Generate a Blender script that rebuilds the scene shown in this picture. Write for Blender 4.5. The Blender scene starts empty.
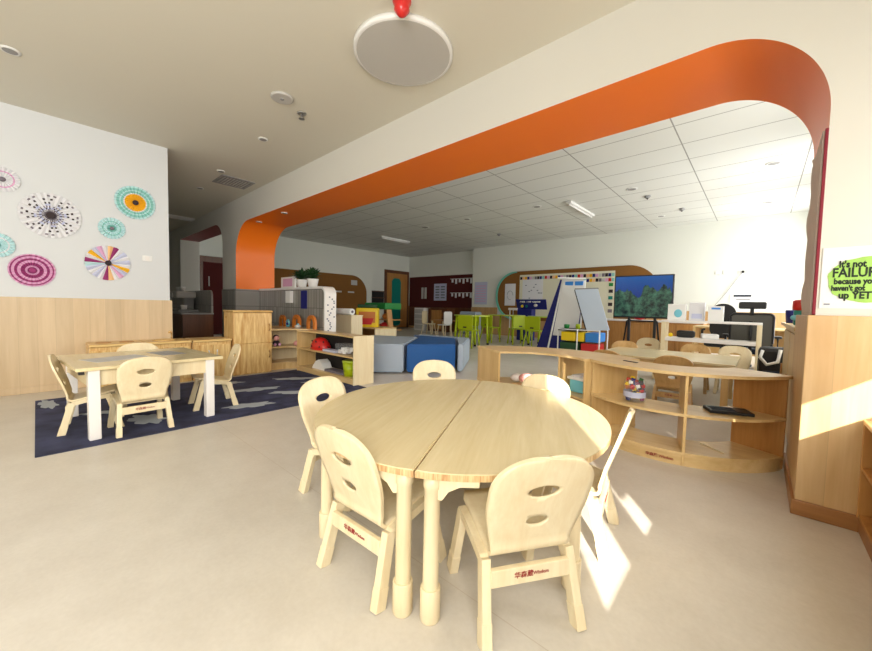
import bpy, bmesh, math, random
from mathutils import Vector, Matrix
random.seed(7)
S = bpy.context.scene
C = bpy.data.collections.new('classroom'); S.collection.children.link(C)
PI = math.pi
def lin(c):
    return tuple(((v/255)/12.92 if v/255 <= .04045 else (((v/255)+.055)/1.055)**2.4) for v in c)

# ------------------------------------------------------------ materials
def mat(name, col, rough=.5, metal=0, spec=.5, coat=0, trans=0, emit=None, bump=0, bscale=40, var=0, vscale=6):
    m = bpy.data.materials.new(name); m.use_nodes = True
    nt = m.node_tree; b = nt.nodes['Principled BSDF']
    c = (*lin(col), 1)
    b.inputs['Base Color'].default_value = c
    b.inputs['Roughness'].default_value = rough
    b.inputs['Metallic'].default_value = metal
    b.inputs['Specular IOR Level'].default_value = spec
    b.inputs['Coat Weight'].default_value = coat
    b.inputs['Transmission Weight'].default_value = trans
    if emit:
        b.inputs['Emission Color'].default_value = (*lin(emit[0]), 1); b.inputs['Emission Strength'].default_value = emit[1]
    tc = nt.nodes.new('ShaderNodeTexCoord')
    if var:
        n = nt.nodes.new('ShaderNodeTexNoise'); n.inputs['Scale'].default_value = vscale; n.inputs['Detail'].default_value = 4
        nt.links.new(tc.outputs['Object'], n.inputs['Vector'])
        mx = nt.nodes.new('ShaderNodeMix'); mx.data_type = 'RGBA'
        mx.inputs[6].default_value = tuple(v*(1-var) for v in c[:3])+(1,); mx.inputs[7].default_value = tuple(min(1, v*(1+var)) for v in c[:3])+(1,)
        nt.links.new(n.outputs['Fac'], mx.inputs[0]); nt.links.new(mx.outputs[2], b.inputs['Base Color'])
    if bump:
        n = nt.nodes.new('ShaderNodeTexNoise'); n.inputs['Scale'].default_value = bscale
        nt.links.new(tc.outputs['Object'], n.inputs['Vector'])
        bp = nt.nodes.new('ShaderNodeBump'); bp.inputs['Strength'].default_value = bump; bp.inputs['Distance'].default_value = .01
        nt.links.new(n.outputs['Fac'], bp.inputs['Height']); nt.links.new(bp.outputs[0], b.inputs['Normal'])
    return m
def wood(name, light, dark, axis='X', rough=.4, scale=1.0, coat=.15, rings=6.0, contrast=1.0, rot=0.0):
    """long-grained wood: noise stretched along one axis plus a soft cathedral figure"""
    m = bpy.data.materials.new(name); m.use_nodes = True
    nt = m.node_tree; N = nt.nodes; L = nt.links; b = N['Principled BSDF']
    tc = N.new('ShaderNodeTexCoord'); mp = N.new('ShaderNodeMapping')
    s = {'X': (.7, 9, 9), 'Y': (9, .7, 9), 'Z': (9, 9, .7)}[axis]
    mp.inputs['Scale'].default_value = tuple(v*scale for v in s)
    mp.inputs['Rotation'].default_value = (0, 0, rot)
    L.new(tc.outputs['Object'], mp.inputs['Vector'])
    n1 = N.new('ShaderNodeTexNoise'); n1.inputs['Scale'].default_value = 1.2; n1.inputs['Detail'].default_value = 6; n1.inputs['Roughness'].default_value = .62; n1.inputs['Distortion'].default_value = .6
    L.new(mp.outputs[0], n1.inputs['Vector'])
    n2 = N.new('ShaderNodeTexNoise'); n2.inputs['Scale'].default_value = rings; n2.inputs['Detail'].default_value = 3
    L.new(mp.outputs[0], n2.inputs['Vector'])
    ad = N.new('ShaderNodeMath'); ad.operation = 'MULTIPLY_ADD'; ad.inputs[1].default_value = .35
    L.new(n2.outputs['Fac'], ad.inputs[0]); L.new(n1.outputs['Fac'], ad.inputs[2])
    r = N.new('ShaderNodeValToRGB'); w = .2/contrast
    r.color_ramp.elements[0].position = .67-w; r.color_ramp.elements[0].color = (*lin(dark), 1)
    r.color_ramp.elements[1].position = .67+w; r.color_ramp.elements[1].color = (*lin(light), 1)
    L.new(ad.outputs[0], r.inputs[0]); L.new(r.outputs[0], b.inputs['Base Color'])
    b.inputs['Roughness'].default_value = rough; b.inputs['Coat Weight'].default_value = coat; b.inputs['Coat Roughness'].default_value = .25
    return m
def planks(name, light, dark, width, axis=0, rough=.42):
    """vertical veneer strips, width in metres, along object axis"""
    m = wood(name, light, dark, 'Z', rough, .7, .1)
    nt = m.node_tree; N = nt.nodes; L = nt.links; b = N['Principled BSDF']
    ramp = [n for n in N if n.type == 'VALTORGB'][0]
    tc = [n for n in N if n.type == 'TEX_COORD'][0]
    sp = N.new('ShaderNodeSeparateXYZ'); L.new(tc.outputs['Object'], sp.inputs[0])
    dv = N.new('ShaderNodeMath'); dv.operation = 'DIVIDE'; dv.inputs[1].default_value = width; L.new(sp.outputs[axis], dv.inputs[0])
    fl = N.new('ShaderNodeMath'); fl.operation = 'FLOOR'; L.new(dv.outputs[0], fl.inputs[0])
    wn = N.new('ShaderNodeTexWhiteNoise'); wn.noise_dimensions = '1D'; L.new(fl.outputs[0], wn.inputs['W'])
    mr = N.new('ShaderNodeMapRange'); mr.inputs[3].default_value = .93; mr.inputs[4].default_value = 1.04; L.new(wn.outputs['Value'], mr.inputs[0])
    fr = N.new('ShaderNodeMath'); fr.operation = 'FRACT'; L.new(dv.outputs[0], fr.inputs[0])
    lt = N.new('ShaderNodeMath'); lt.operation = 'GREATER_THAN'; lt.inputs[1].default_value = .02; L.new(fr.outputs[0], lt.inputs[0])
    m2 = N.new('ShaderNodeMapRange'); m2.inputs[3].default_value = .82; m2.inputs[4].default_value = 1; L.new(lt.outputs[0], m2.inputs[0])
    mu = N.new('ShaderNodeMath'); mu.operation = 'MULTIPLY'; L.new(mr.outputs[0], mu.inputs[0]); L.new(m2.outputs[0], mu.inputs[1])
    vm = N.new('ShaderNodeVectorMath'); vm.operation = 'SCALE'; L.new(ramp.outputs[0], vm.inputs[0]); L.new(mu.outputs[0], vm.inputs['Scale'])
    L.new(vm.outputs[0], b.inputs['Base Color'])
    return m
def grid_mat(name, base, line, px, py, ox=0, oy=0, w=.012, axes=(0, 1), rough=.5, base2=None, coat=0):
    """panels divided by thin lines every px / py metres"""
    m = bpy.data.materials.new(name); m.use_nodes = True
    nt = m.node_tree; N = nt.nodes; L = nt.links; b = N['Principled BSDF']
    tc = N.new('ShaderNodeTexCoord'); sp = N.new('ShaderNodeSeparateXYZ'); L.new(tc.outputs['Object'], sp.inputs[0])
    outs = []; cells = []
    for ax, p, o in ((axes[0], px, ox), (axes[1], py, oy)):
        a = N.new('ShaderNodeMath'); a.operation = 'SUBTRACT'; a.inputs[1].default_value = o; L.new(sp.outputs[ax], a.inputs[0])
        d = N.new('ShaderNodeMath'); d.operation = 'DIVIDE'; d.inputs[1].default_value = p; L.new(a.outputs[0], d.inputs[0])
        f = N.new('ShaderNodeMath'); f.operation = 'FRACT'; L.new(d.outputs[0], f.inputs[0])
        g = N.new('ShaderNodeMath'); g.operation = 'LESS_THAN'; g.inputs[1].default_value = w/p; L.new(f.outputs[0], g.inputs[0]); outs.append(g)
        q = N.new('ShaderNodeMath'); q.operation = 'FLOOR'; L.new(d.outputs[0], q.inputs[0]); cells.append(q)
    mx = N.new('ShaderNodeMath'); mx.operation = 'MAXIMUM'; L.new(outs[0].outputs[0], mx.inputs[0]); L.new(outs[1].outputs[0], mx.inputs[1])
    c = N.new('ShaderNodeMix'); c.data_type = 'RGBA'; c.inputs[6].default_value = (*lin(base), 1); c.inputs[7].default_value = (*lin(line), 1)
    L.new(mx.outputs[0], c.inputs[0])
    if base2:
        cb = N.new('ShaderNodeCombineXYZ'); L.new(cells[0].outputs[0], cb.inputs[0]); L.new(cells[1].outputs[0], cb.inputs[1])
        wn = N.new('ShaderNodeTexWhiteNoise'); wn.noise_dimensions = '3D'; L.new(cb.outputs[0], wn.inputs['Vector'])
        c2 = N.new('ShaderNodeMix'); c2.data_type = 'RGBA'; c2.inputs[6].default_value = (*lin(base), 1); c2.inputs[7].default_value = (*lin(base2), 1)
        L.new(wn.outputs['Value'], c2.inputs[0]); L.new(c2.outputs[2], c.inputs[6])
    L.new(c.outputs[2], b.inputs['Base Color']); b.inputs['Roughness'].default_value = rough; b.inputs['Coat Weight'].default_value = coat
    return m

M = {}
M['wall'] = mat('wall_paint', (217, 215, 207), .7, bump=.03, bscale=200)
M['wall_l'] = mat('cool_wall_paint', (216, 219, 221), .7)
M['wall_far'] = mat('far_wall_paint', (230, 232, 224), .7)
M['ceil'] = mat('ceiling_paint', (222, 218, 204), .8)
M['orange'] = mat('orange_paint', (250, 124, 20), .4, coat=.1)
M['red_soffit'] = mat('red_paint', (150, 28, 24), .4)
M['wains'] = planks('wainscot_veneer', (220, 196, 160), (204, 178, 140), .135, 1)
M['wainsx'] = planks('pier_veneer', (222, 188, 140), (202, 162, 110), .135, 0)
M['wainsd'] = planks('far_veneer', (212, 172, 120), (190, 148, 96), .3, 0)
M['base_w'] = wood('baseboard_wood', (176, 124, 72), (150, 100, 54), 'X')
M['ply'] = wood('birch_plywood', (240, 226, 190), (228, 208, 166), 'Z', .36, 1.6, .25, contrast=.9)
M['plyy'] = wood('birch_plywood_flat', (240, 226, 190), (228, 208, 166), 'Y', .36, 1.6, .25, contrast=.9)
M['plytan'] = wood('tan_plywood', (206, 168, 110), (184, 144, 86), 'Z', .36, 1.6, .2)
M['top'] = wood('table_laminate', (236, 220, 178), (222, 203, 156), 'X', .26, 1.5, .4, contrast=.85)
M['topedge'] = wood('table_edge_grain', (230, 202, 150), (188, 142, 92), 'Z', .4, 6, .2, contrast=1.5)
M['birch'] = wood('shelf_birch', (232, 202, 148), (214, 180, 120), 'X', .35, 1.3, .2)
M['birchz'] = wood('shelf_birch_upright', (230, 198, 140), (212, 174, 112), 'Z', .35, 1.3, .2)
M['pale'] = wood('pale_birch', (242, 228, 192), (230, 210, 168), 'Z', .35, 1.3, .2)
M['pine'] = wood('knotty_pine', (246, 216, 150), (206, 152, 80), 'Z', .35, 2.2, .3, contrast=1.3)
M['pinex'] = wood('knotty_pine_flat', (240, 208, 140), (206, 156, 84), 'Y', .35, 2.0, .3, contrast=1.2)
M['honey'] = wood('honey_wood', (196, 142, 78), (170, 116, 58), 'Z', .38, 1.2, .2)
M['darkwood'] = wood('dark_wood', (112, 66, 36), (86, 48, 26), 'Z', .4, 1, .2)
M['white'] = mat('white_plastic', (238, 238, 236), .35)
M['whitewood'] = mat('white_laminate', (240, 236, 232), .3, coat=.2)
M['black'] = mat('black_plastic', (24, 24, 27), .45)
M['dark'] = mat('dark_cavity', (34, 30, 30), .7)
M['grey'] = mat('grey_plastic', (150, 150, 150), .5)
M['lgrey'] = mat('light_grey', (196, 194, 190), .5)
M['metal'] = mat('brushed_metal', (190, 190, 190), .3, metal=1)
M['blackmetal'] = mat('black_metal', (30, 30, 32), .4, metal=.4)
M['lime'] = mat('lime_plastic', (176, 196, 20), .4)
M['limetop'] = mat('lime_table_top', (186, 206, 60), .3, coat=.2)
M['logo'] = mat('red_logo_print', (150, 46, 40), .5)
M['blue'] = mat('royal_blue_vinyl', (14, 88, 160), .45, bump=.05, bscale=30)
M['lblue'] = mat('grey_blue_vinyl', (174, 188, 204), .5, bump=.05, bscale=30)
M['boardblue'] = mat('pale_blue_board', (208, 222, 240), .3)
M['navy'] = mat('navy_plastic', (28, 34, 120), .4)
M['yellow'] = mat('yellow_plastic', (246, 212, 20), .4)
M['red'] = mat('red_plastic', (206, 30, 28), .35, coat=.3)
M['green'] = mat('green_plastic', (24, 130, 56), .4)
M['dgreen'] = mat('dark_green', (22, 70, 36), .6)
M['sky'] = mat('bright_blue_plastic', (56, 140, 224), .4)
M['aqua'] = mat('aqua_plastic', (120, 200, 220), .4)
M['teal'] = mat('teal_panel', (18, 130, 120), .3)
M['orangep'] = mat('orange_wood_arch', (206, 120, 40), .45)
M['pink'] = mat('pink_plush', (232, 170, 165), .9, bump=.3, bscale=120)
M['magenta'] = mat('magenta_paper', (150, 50, 110), .8)
M['pinkpaper'] = mat('pink_paper', (222, 170, 205), .8)
M['whitepaper'] = mat('white_paper', (226, 226, 230), .8)
M['tealpaper'] = mat('teal_paper', (140, 200, 192), .8)
M['paleteal'] = mat('pale_teal_paper', (190, 225, 228), .8)
M['yellowpaper'] = mat('yellow_paper', (240, 180, 30), .8)
M['darkpaper'] = mat('dark_paper', (52, 40, 44), .8)
M['greypaper'] = mat('grey_paper', (120, 112, 122), .8)
M['lilacpaper'] = mat('lilac_paper', (196, 200, 226), .8)
M['peachpaper'] = mat('peach_paper', (244, 196, 140), .8)
M['cork'] = mat('brown_cork', (136, 92, 40), .9, var=.15, vscale=60)
M['maroon'] = mat('maroon_felt', (84, 26, 24), .95, var=.1, vscale=30)
M['cream'] = mat('cream_backing', (228, 224, 200), .8)
M['garland'] = mat('grey_wavy_card', (206, 194, 188), .8, var=.06, vscale=20)
M['marooncard'] = mat('maroon_card', (128, 22, 44), .7)
M['limepaint'] = mat('green_paint_wash', (160, 204, 100), .8, var=.25, vscale=20)
M['ink'] = mat('black_ink', (24, 40, 24), .7)
M['print'] = mat('grey_print', (120, 126, 140), .8)
M['clear'] = mat('clear_plastic', (235, 240, 245), .08, trans=.9)
M['clear'].node_tree.nodes['Principled BSDF'].inputs['Transmission Weight'].default_value = 0
M['clear'].node_tree.nodes['Principled BSDF'].inputs['Alpha'].default_value = .1
M['mesh'] = mat('grey_chair_mesh', (86, 84, 78), .8)
M['navyfab'] = mat('dark_blue_fabric', (22, 34, 52), .8)
M['plant'] = mat('dark_leaf', (24, 62, 26), .5, var=.3, vscale=20)
M['tile_c'] = grid_mat('ceiling_tiles', (226, 228, 224), (150, 150, 146), 1.345, .652, -.95, .276, .016, (0, 1), .8)
M['gtile'] = grid_mat('grey_wall_tiles', (136, 134, 128), (88, 86, 82), .085, .3, 0, .04, .008, (0, 2), .35, (160, 158, 152), .3)
M['gtiley'] = grid_mat('grey_wall_tiles_side', (136, 134, 128), (88, 86, 82), .085, .3, 0, .04, .008, (1, 2), .35, (160, 158, 152), .3)

def floor_material():
    m = bpy.data.materials.new('vinyl_floor'); m.use_nodes = True
    nt = m.node_tree; N = nt.nodes; L = nt.links; b = N['Principled BSDF']
    tc = N.new('ShaderNodeTexCoord')
    n1 = N.new('ShaderNodeTexNoise'); n1.inputs['Scale'].default_value = 2.2; n1.inputs['Detail'].default_value = 8; n1.inputs['Roughness'].default_value = .7
    n2 = N.new('ShaderNodeTexNoise'); n2.inputs['Scale'].default_value = 60; n2.inputs['Detail'].default_value = 4
    L.new(tc.outputs['Object'], n1.inputs['Vector']); L.new(tc.outputs['Object'], n2.inputs['Vector'])
    ad = N.new('ShaderNodeMath'); ad.operation = 'MULTIPLY_ADD'; ad.inputs[1].default_value = .3
    L.new(n2.outputs['Fac'], ad.inputs[0]); L.new(n1.outputs['Fac'], ad.inputs[2])
    r = N.new('ShaderNodeValToRGB')
    r.color_ramp.elements[0].position = .5; r.color_ramp.elements[0].color = (*lin((205, 198, 186)), 1)
    r.color_ramp.elements[1].position = .8; r.color_ramp.elements[1].color = (*lin((217, 211, 200)), 1)
    L.new(ad.outputs[0], r.inputs[0])
    # welded seams between the sheets, running along x every 2 m
    sp = N.new('ShaderNodeSeparateXYZ'); L.new(tc.outputs['Object'], sp.inputs[0])
    a = N.new('ShaderNodeMath'); a.operation = 'ADD'; a.inputs[1].default_value = -.98; L.new(sp.outputs[1], a.inputs[0])
    d = N.new('ShaderNodeMath'); d.operation = 'DIVIDE'; d.inputs[1].default_value = 1.8; L.new(a.outputs[0], d.inputs[0])
    f = N.new('ShaderNodeMath'); f.operation = 'FRACT'; L.new(d.outputs[0], f.inputs[0])
    g = N.new('ShaderNodeMath'); g.operation = 'LESS_THAN'; g.inputs[1].default_value = .0018; L.new(f.outputs[0], g.inputs[0])
    c = N.new('ShaderNodeMix'); c.data_type = 'RGBA'; c.inputs[7].default_value = (*lin((196, 185, 170)), 1)
    L.new(g.outputs[0], c.inputs[0]); L.new(r.outputs[0], c.inputs[6]); L.new(c.outputs[2], b.inputs['Base Color'])
    b.inputs['Roughness'].default_value = .38; b.inputs['Specular IOR Level'].default_value = .45
    return m
M['floor'] = floor_material()

def screen_material():
    m = bpy.data.materials.new('tv_picture'); m.use_nodes = True
    nt = m.node_tree; N = nt.nodes; L = nt.links; b = N['Principled BSDF']
    tc = N.new('ShaderNodeTexCoord'); sp = N.new('ShaderNodeSeparateXYZ'); L.new(tc.outputs['Object'], sp.inputs[0])
    n = N.new('ShaderNodeTexNoise'); n.inputs['Scale'].default_value = 7; n.inputs['Detail'].default_value = 9; n.inputs['Roughness'].default_value = .7
    L.new(tc.outputs['Object'], n.inputs['Vector'])
    rk = N.new('ShaderNodeValToRGB'); rk.color_ramp.elements[0].position = .4; rk.color_ramp.elements[0].color = (*lin((6, 20, 26)), 1)
    rk.color_ramp.elements[1].position = .68; rk.color_ramp.elements[1].color = (*lin((92, 150, 120)), 1)
    L.new(n.outputs['Fac'], rk.inputs[0])
    sk = N.new('ShaderNodeValToRGB'); e = sk.color_ramp.elements
    e[0].position = .0; e[0].color = (*lin((24, 60, 150)), 1); e[1].position = .5; e[1].color = (*lin((30, 110, 190)), 1)
    L.new(sp.outputs[2], sk.inputs[0])
    n2 = N.new('ShaderNodeTexNoise'); n2.noise_dimensions = '1D'; n2.inputs['Scale'].default_value = 4; n2.inputs['Detail'].default_value = 6
    L.new(sp.outputs[0], n2.inputs['W'])
    h = N.new('ShaderNodeMath'); h.operation = 'MULTIPLY_ADD'; h.inputs[1].default_value = .9; h.inputs[2].default_value = -.33; L.new(n2.outputs['Fac'], h.inputs[0])
    gt = N.new('ShaderNodeMath'); gt.operation = 'GREATER_THAN'; L.new(sp.outputs[2], gt.inputs[0]); L.new(h.outputs[0], gt.inputs[1])
    mx = N.new('ShaderNodeMix'); mx.data_type = 'RGBA'; L.new(gt.outputs[0], mx.inputs[0]); L.new(rk.outputs[0], mx.inputs[6]); L.new(sk.outputs[0], mx.inputs[7])
    b.inputs['Base Color'].default_value = (.005, .005, .006, 1); b.inputs['Roughness'].default_value = .15
    L.new(mx.outputs[2], b.inputs['Emission Color']); b.inputs['Emission Strength'].default_value = .35
    return m
M['screen'] = screen_material()

def rug_material():
    m = bpy.data.materials.new('navy_rug_weave'); m.use_nodes = True
    nt = m.node_tree; N = nt.nodes; L = nt.links; b = N['Principled BSDF']
    tc = N.new('ShaderNodeTexCoord')
    n = N.new('ShaderNodeTexNoise'); n.inputs['Scale'].default_value = 5; n.inputs['Detail'].default_value = 6
    L.new(tc.outputs['Object'], n.inputs['Vector'])
    r = N.new('ShaderNodeValToRGB'); r.color_ramp.elements[0].position = .35; r.color_ramp.elements[0].color = (*lin((34, 38, 66)), 1)
    r.color_ramp.elements[1].position = .7; r.color_ramp.elements[1].color = (*lin((64, 70, 106)), 1)
    L.new(n.outputs['Fac'], r.inputs[0])
    L.new(r.outputs[0], b.inputs['Base Color']); b.inputs['Roughness'].default_value = .95
    n3 = N.new('ShaderNodeTexNoise'); n3.inputs['Scale'].default_value = 300; L.new(tc.outputs['Object'], n3.inputs['Vector'])
    bp = N.new('ShaderNodeBump'); bp.inputs['Strength'].default_value = .4; bp.inputs['Distance'].default_value = .004
    L.new(n3.outputs['Fac'], bp.inputs['Height']); L.new(bp.outputs[0], b.inputs['Normal'])
    return m
M['rug'] = rug_material()
M['cloud'] = mat('pale_cloud_weave', (170, 178, 186), .95, bump=.3, bscale=200)

# ------------------------------------------------------------ mesh helpers
class MB:
    def __init__(s): s.bm = bmesh.new(); s.mi = 0
    def _tag(s, before):
        for f in s.bm.faces:
            if f.index == -1 or f not in before: pass
    def box(s, x0, x1, y0, y1, z0, z1, bev=0, mtx=None, mi=None):
        g = bmesh.ops.create_cube(s.bm, size=1)
        vs = g['verts']
        for v in vs: v.co = Vector((x0+(v.co.x+.5)*(x1-x0), y0+(v.co.y+.5)*(y1-y0), z0+(v.co.z+.5)*(z1-z0)))
        fs = list({f for v in vs for f in v.link_faces})
        for f in fs: f.material_index = s.mi if mi is None else mi
        if bev:
            es = list({e for v in vs for e in v.link_edges})
            r = bmesh.ops.bevel(s.bm, geom=es, offset=bev, segments=2, affect='EDGES', profile=.5)
            vs = list({v for f in r['faces'] for v in f.verts} | {v for v in vs if v.is_valid})
            if mi is not None or s.mi:
                for v in vs:
                    for f in v.link_faces: f.material_index = s.mi if mi is None else mi
        if mtx is not None:
            bmesh.ops.transform(s.bm, matrix=mtx, verts=[v for v in vs if v.is_valid])
        return s
    def bar(s, p, q, w, t, up=(0, 0, 1), bev=.003, mi=None):
        """rectangular bar from p to q, w across, t thick"""
        p = Vector(p); q = Vector(q); d = q-p; L = d.length; z = d.normalized()
        x = Vector(up).cross(z)
        if x.length < 1e-4: x = Vector((1, 0, 0)).cross(z)
        x.normalize(); y = z.cross(x)
        R = Matrix((x, y, z)).transposed().to_4x4(); R.translation = p
        return s.box(-w/2, w/2, -t/2, t/2, 0, L, bev, R, mi)
    def lathe(s, prof, c=(0, 0, 0), n=24, axis='Z', mi=None, cap=True):
        """revolve (r, h) profile"""
        rings = []
        for r, h in prof:
            ring = []
            for i in range(n):
                a = 2*PI*i/n
                if axis == 'Z': co = (c[0]+r*math.cos(a), c[1]+r*math.sin(a), c[2]+h)
                elif axis == 'X': co = (c[0]+h, c[1]+r*math.cos(a), c[2]+r*math.sin(a))
                else: co = (c[0]+r*math.sin(a), c[1]+h, c[2]+r*math.cos(a))
                ring.append(s.bm.verts.new(co))
            rings.append(ring)
        mi = s.mi if mi is None else mi
        for a, b in zip(rings, rings[1:]):
            for i in range(n):
                f = s.bm.faces.new((a[i], a[(i+1) % n], b[(i+1) % n], b[i])); f.smooth = True; f.material_index = mi
        if cap:
            for ring, rev in ((rings[0], True), (rings[-1], False)):
                f = s.bm.faces.new(list(reversed(ring)) if rev else ring); f.material_index = mi
        return s
    def tube(s, pts, r, n=10, mi=None, closed=False):
        pts = [Vector(p) for p in pts]; rings = []; N = len(pts)
        up = Vector((0, 0, 1))
        for i, p in enumerate(pts):
            if closed: d = pts[(i+1) % N]-pts[i-1]
            else: d = pts[min(i+1, N-1)]-pts[max(i-1, 0)]
            d.normalize(); x = up.cross(d)
            if x.length < .05: x = Vector((1, 0, 0)).cross(d)
            x.normalize(); y = d.cross(x)
            rr = r[i] if isinstance(r, (list, tuple)) else r
            rings.append([s.bm.verts.new(p+rr*(math.cos(2*PI*k/n)*x+math.sin(2*PI*k/n)*y)) for k in range(n)])
        mi = s.mi if mi is None else mi
        prs = list(zip(rings, rings[1:])) + ([(rings[-1], rings[0])] if closed else [])
        for a, b in prs:
            for i in range(n):
                f = s.bm.faces.new((a[i], a[(i+1) % n], b[(i+1) % n], b[i])); f.smooth = True; f.material_index = mi
        if not closed:
            s.bm.faces.new(list(reversed(rings[0]))).material_index = mi; s.bm.faces.new(rings[-1]).material_index = mi
        return s
    def prism(s, poly, h0, h1, plane='XY', mi=None, edge_mi=None):
        """extrude a 2D polygon; plane XY (h=z), XZ (h=y), YZ (h=x)"""
        def co(p, h): return {'XY': (p[0], p[1], h), 'XZ': (p[0], h, p[1]), 'YZ': (h, p[0], p[1])}[plane]
        a = [s.bm.verts.new(co(p, h0)) for p in poly]; b = [s.bm.verts.new(co(p, h1)) for p in poly]
        mi = s.mi if mi is None else mi; n = len(poly)
        s.bm.faces.new(list(reversed(a))).material_index = mi; s.bm.faces.new(b).material_index = mi
        for i in range(n): s.bm.faces.new((a[i], a[(i+1) % n], b[(i+1) % n], b[i])).material_index = mi if edge_mi is None else edge_mi
        return s
    def ball(s, c, r, sc=(1, 1, 1), seg=16, mi=None):
        g = bmesh.ops.create_uvsphere(s.bm, u_segments=seg, v_segments=max(6, seg//2), radius=r)
        for v in g['verts']: v.co = Vector((c[0]+v.co.x*sc[0], c[1]+v.co.y*sc[1], c[2]+v.co.z*sc[2]))
        for f in {f for v in g['verts'] for f in v.link_faces}: f.smooth = True; f.material_index = s.mi if mi is None else mi
        return s
    def build(s, name, m, parent=None, loc=None, smooth=False):
        bmesh.ops.recalc_face_normals(s.bm, faces=s.bm.faces[:])
        me = bpy.data.meshes.new(name); s.bm.to_mesh(me); s.bm.free()
        o = bpy.data.objects.new(name, me); C.objects.link(o)
        for mm in (m if isinstance(m, (list, tuple)) else [m]): me.materials.append(M[mm] if isinstance(mm, str) else mm)
        if parent: o.parent = parent
        if loc: o.location = loc
        return o
def tag(o, label, cat, group=None, kind=None):
    o['label'] = label; o['category'] = cat
    if group: o['group'] = group
    if kind: o['kind'] = kind
    return o
def thing(name, label, cat, loc=(0, 0, 0), rz=0, group=None):
    o = bpy.data.objects.new(name, None); C.objects.link(o); o.location = loc; o.rotation_euler = (0, 0, rz); o.empty_display_size = .1
    return tag(o, label, cat, group)
def struct(o): o['kind'] = 'structure'; return o
def box(name, m, parent, *a, bev=.004): return MB().box(*a, bev).build(name, m, parent)
def dup(root, loc, rz, label, group=None):
    r = root.copy(); C.objects.link(r); r.location = loc; r.rotation_euler = (0, 0, rz); r['label'] = label
    if group: r['group'] = group
    for ch in list(root.children):
        c = ch.copy(); C.objects.link(c); c.parent = r
        for g in list(ch.children):
            d = g.copy(); C.objects.link(d); d.parent = c
    return r
def text_mesh(name, txt, size, m, parent, loc, rot=(PI/2, 0, 0), ext=.0006, bold=0, align='CENTER'):
    cu = bpy.data.curves.new(name, 'FONT'); cu.body = txt; cu.size = size; cu.extrude = ext; cu.offset = bold
    cu.align_x = align; cu.align_y = 'CENTER'; cu.resolution_u = 2
    tmp = bpy.data.objects.new('t', cu); C.objects.link(tmp)
    bpy.context.view_layer.update()
    me = bpy.data.meshes.new_from_object(tmp.evaluated_get(bpy.context.evaluated_depsgraph_get()))
    bpy.data.objects.remove(tmp); bpy.data.curves.remove(cu)
    me.materials.clear(); me.materials.append(M[m])
    o = bpy.data.objects.new(name, me); C.objects.link(o); o.location = loc; o.rotation_euler = rot
    if parent: o.parent = parent
    return o
def arc(cx, cy, r, a0, a1, n):
    return [(cx+r*math.cos(math.radians(a0+(a1-a0)*i/n)), cy+r*math.sin(math.radians(a0+(a1-a0)*i/n))) for i in range(n+1)]
def rrect(x0, x1, y0, y1, r, n=6, corners=(1, 1, 1, 1)):
    """rounded rectangle outline, corners: bl, br, tr, tl"""
    p = []
    for (cx, cy, a, k) in ((x0+r, y0+r, 180, 0), (x1-r, y0+r, 270, 1), (x1-r, y1-r, 0, 2), (x0+r, y1-r, 90, 3)):
        if corners[k]: p += arc(cx, cy, r, a, a+90, n)
        else: p.append(((x0, x1, x1, x0)[k], (y0, y0, y1, y1)[k]))
    return p

# ------------------------------------------------------------ the setting
YF, YB = 2.565, 3.30           # the arched wall, front and back faces
CZ = 2.95; TZ = 3.37           # ceilings
XR = .95                       # window wall on the right
struct(MB().box(-13, 1.4, -5.2, 12.3, -.08, 0).build('floor', 'floor'))
struct(MB().box(-13, 1.2, -5.2, YF+.3, CZ, CZ+.1).build('ceiling', 'ceil'))
struct(MB().box(-13, 1.2, YB-.2, 12.3, TZ, TZ+.1).build('ceiling_tiled', 'tile_c'))
# the wall with the arch
b = MB()
AL, AR, AZ, AC, AD = -7.48, .2, 2.49, .6, .50
def front_back(pts):
    for i in range(len(pts)-1):
        (xa, za), (xb, zb) = pts[i], pts[i+1]
        if abs(xb-xa) > 1e-5:
            for y in (YF, YB):
                f = b.bm.faces.new([b.bm.verts.new(c) for c in ((xa, y, za), (xb, y, zb), (xb, y, TZ+.05), (xa, y, TZ+.05))]); f.material_index = 0
def inner(pts, mi):
    pv = None
    for x, z in pts:
        v = (b.bm.verts.new((x, YF, z)), b.bm.verts.new((x, YB, z)))
        if pv:
            f = b.bm.faces.new((pv[0], v[0], v[1], pv[1])); f.material_index = mi
        pv = v
arch = [(AL, 0), (AL, 1.27)] + [(x, z) for x, z in arc(AL+AC, AZ-AC, AC, 180, 90, 40)] + [(x, z) for x, z in arc(AR-AD, AZ-AD, AD, 90, 0, 48)] + [(AR, 0)]
front_back(arch); inner(arch[:2], 0); inner(arch[1:], 1)
A2R = -8.2
for x0, x1 in ((A2R, AL), (AR, 1.0)):
    for y in (YF, YB):
        b.bm.faces.new([b.bm.verts.new(c) for c in ((x0, y, 0), (x1, y, 0), (x1, y, TZ+.05), (x0, y, TZ+.05))])
b.bm.faces.new([b.bm.verts.new(c) for c in ((A2R, YF, 0), (A2R, YB, 0), (A2R, YB, TZ+.05), (A2R, YF, TZ+.05))])
bmesh.ops.remove_doubles(b.bm, verts=b.bm.verts[:], dist=1e-4)
struct(b.build('wall_arch', ['wall', 'orange', 'red_soffit']))
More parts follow.
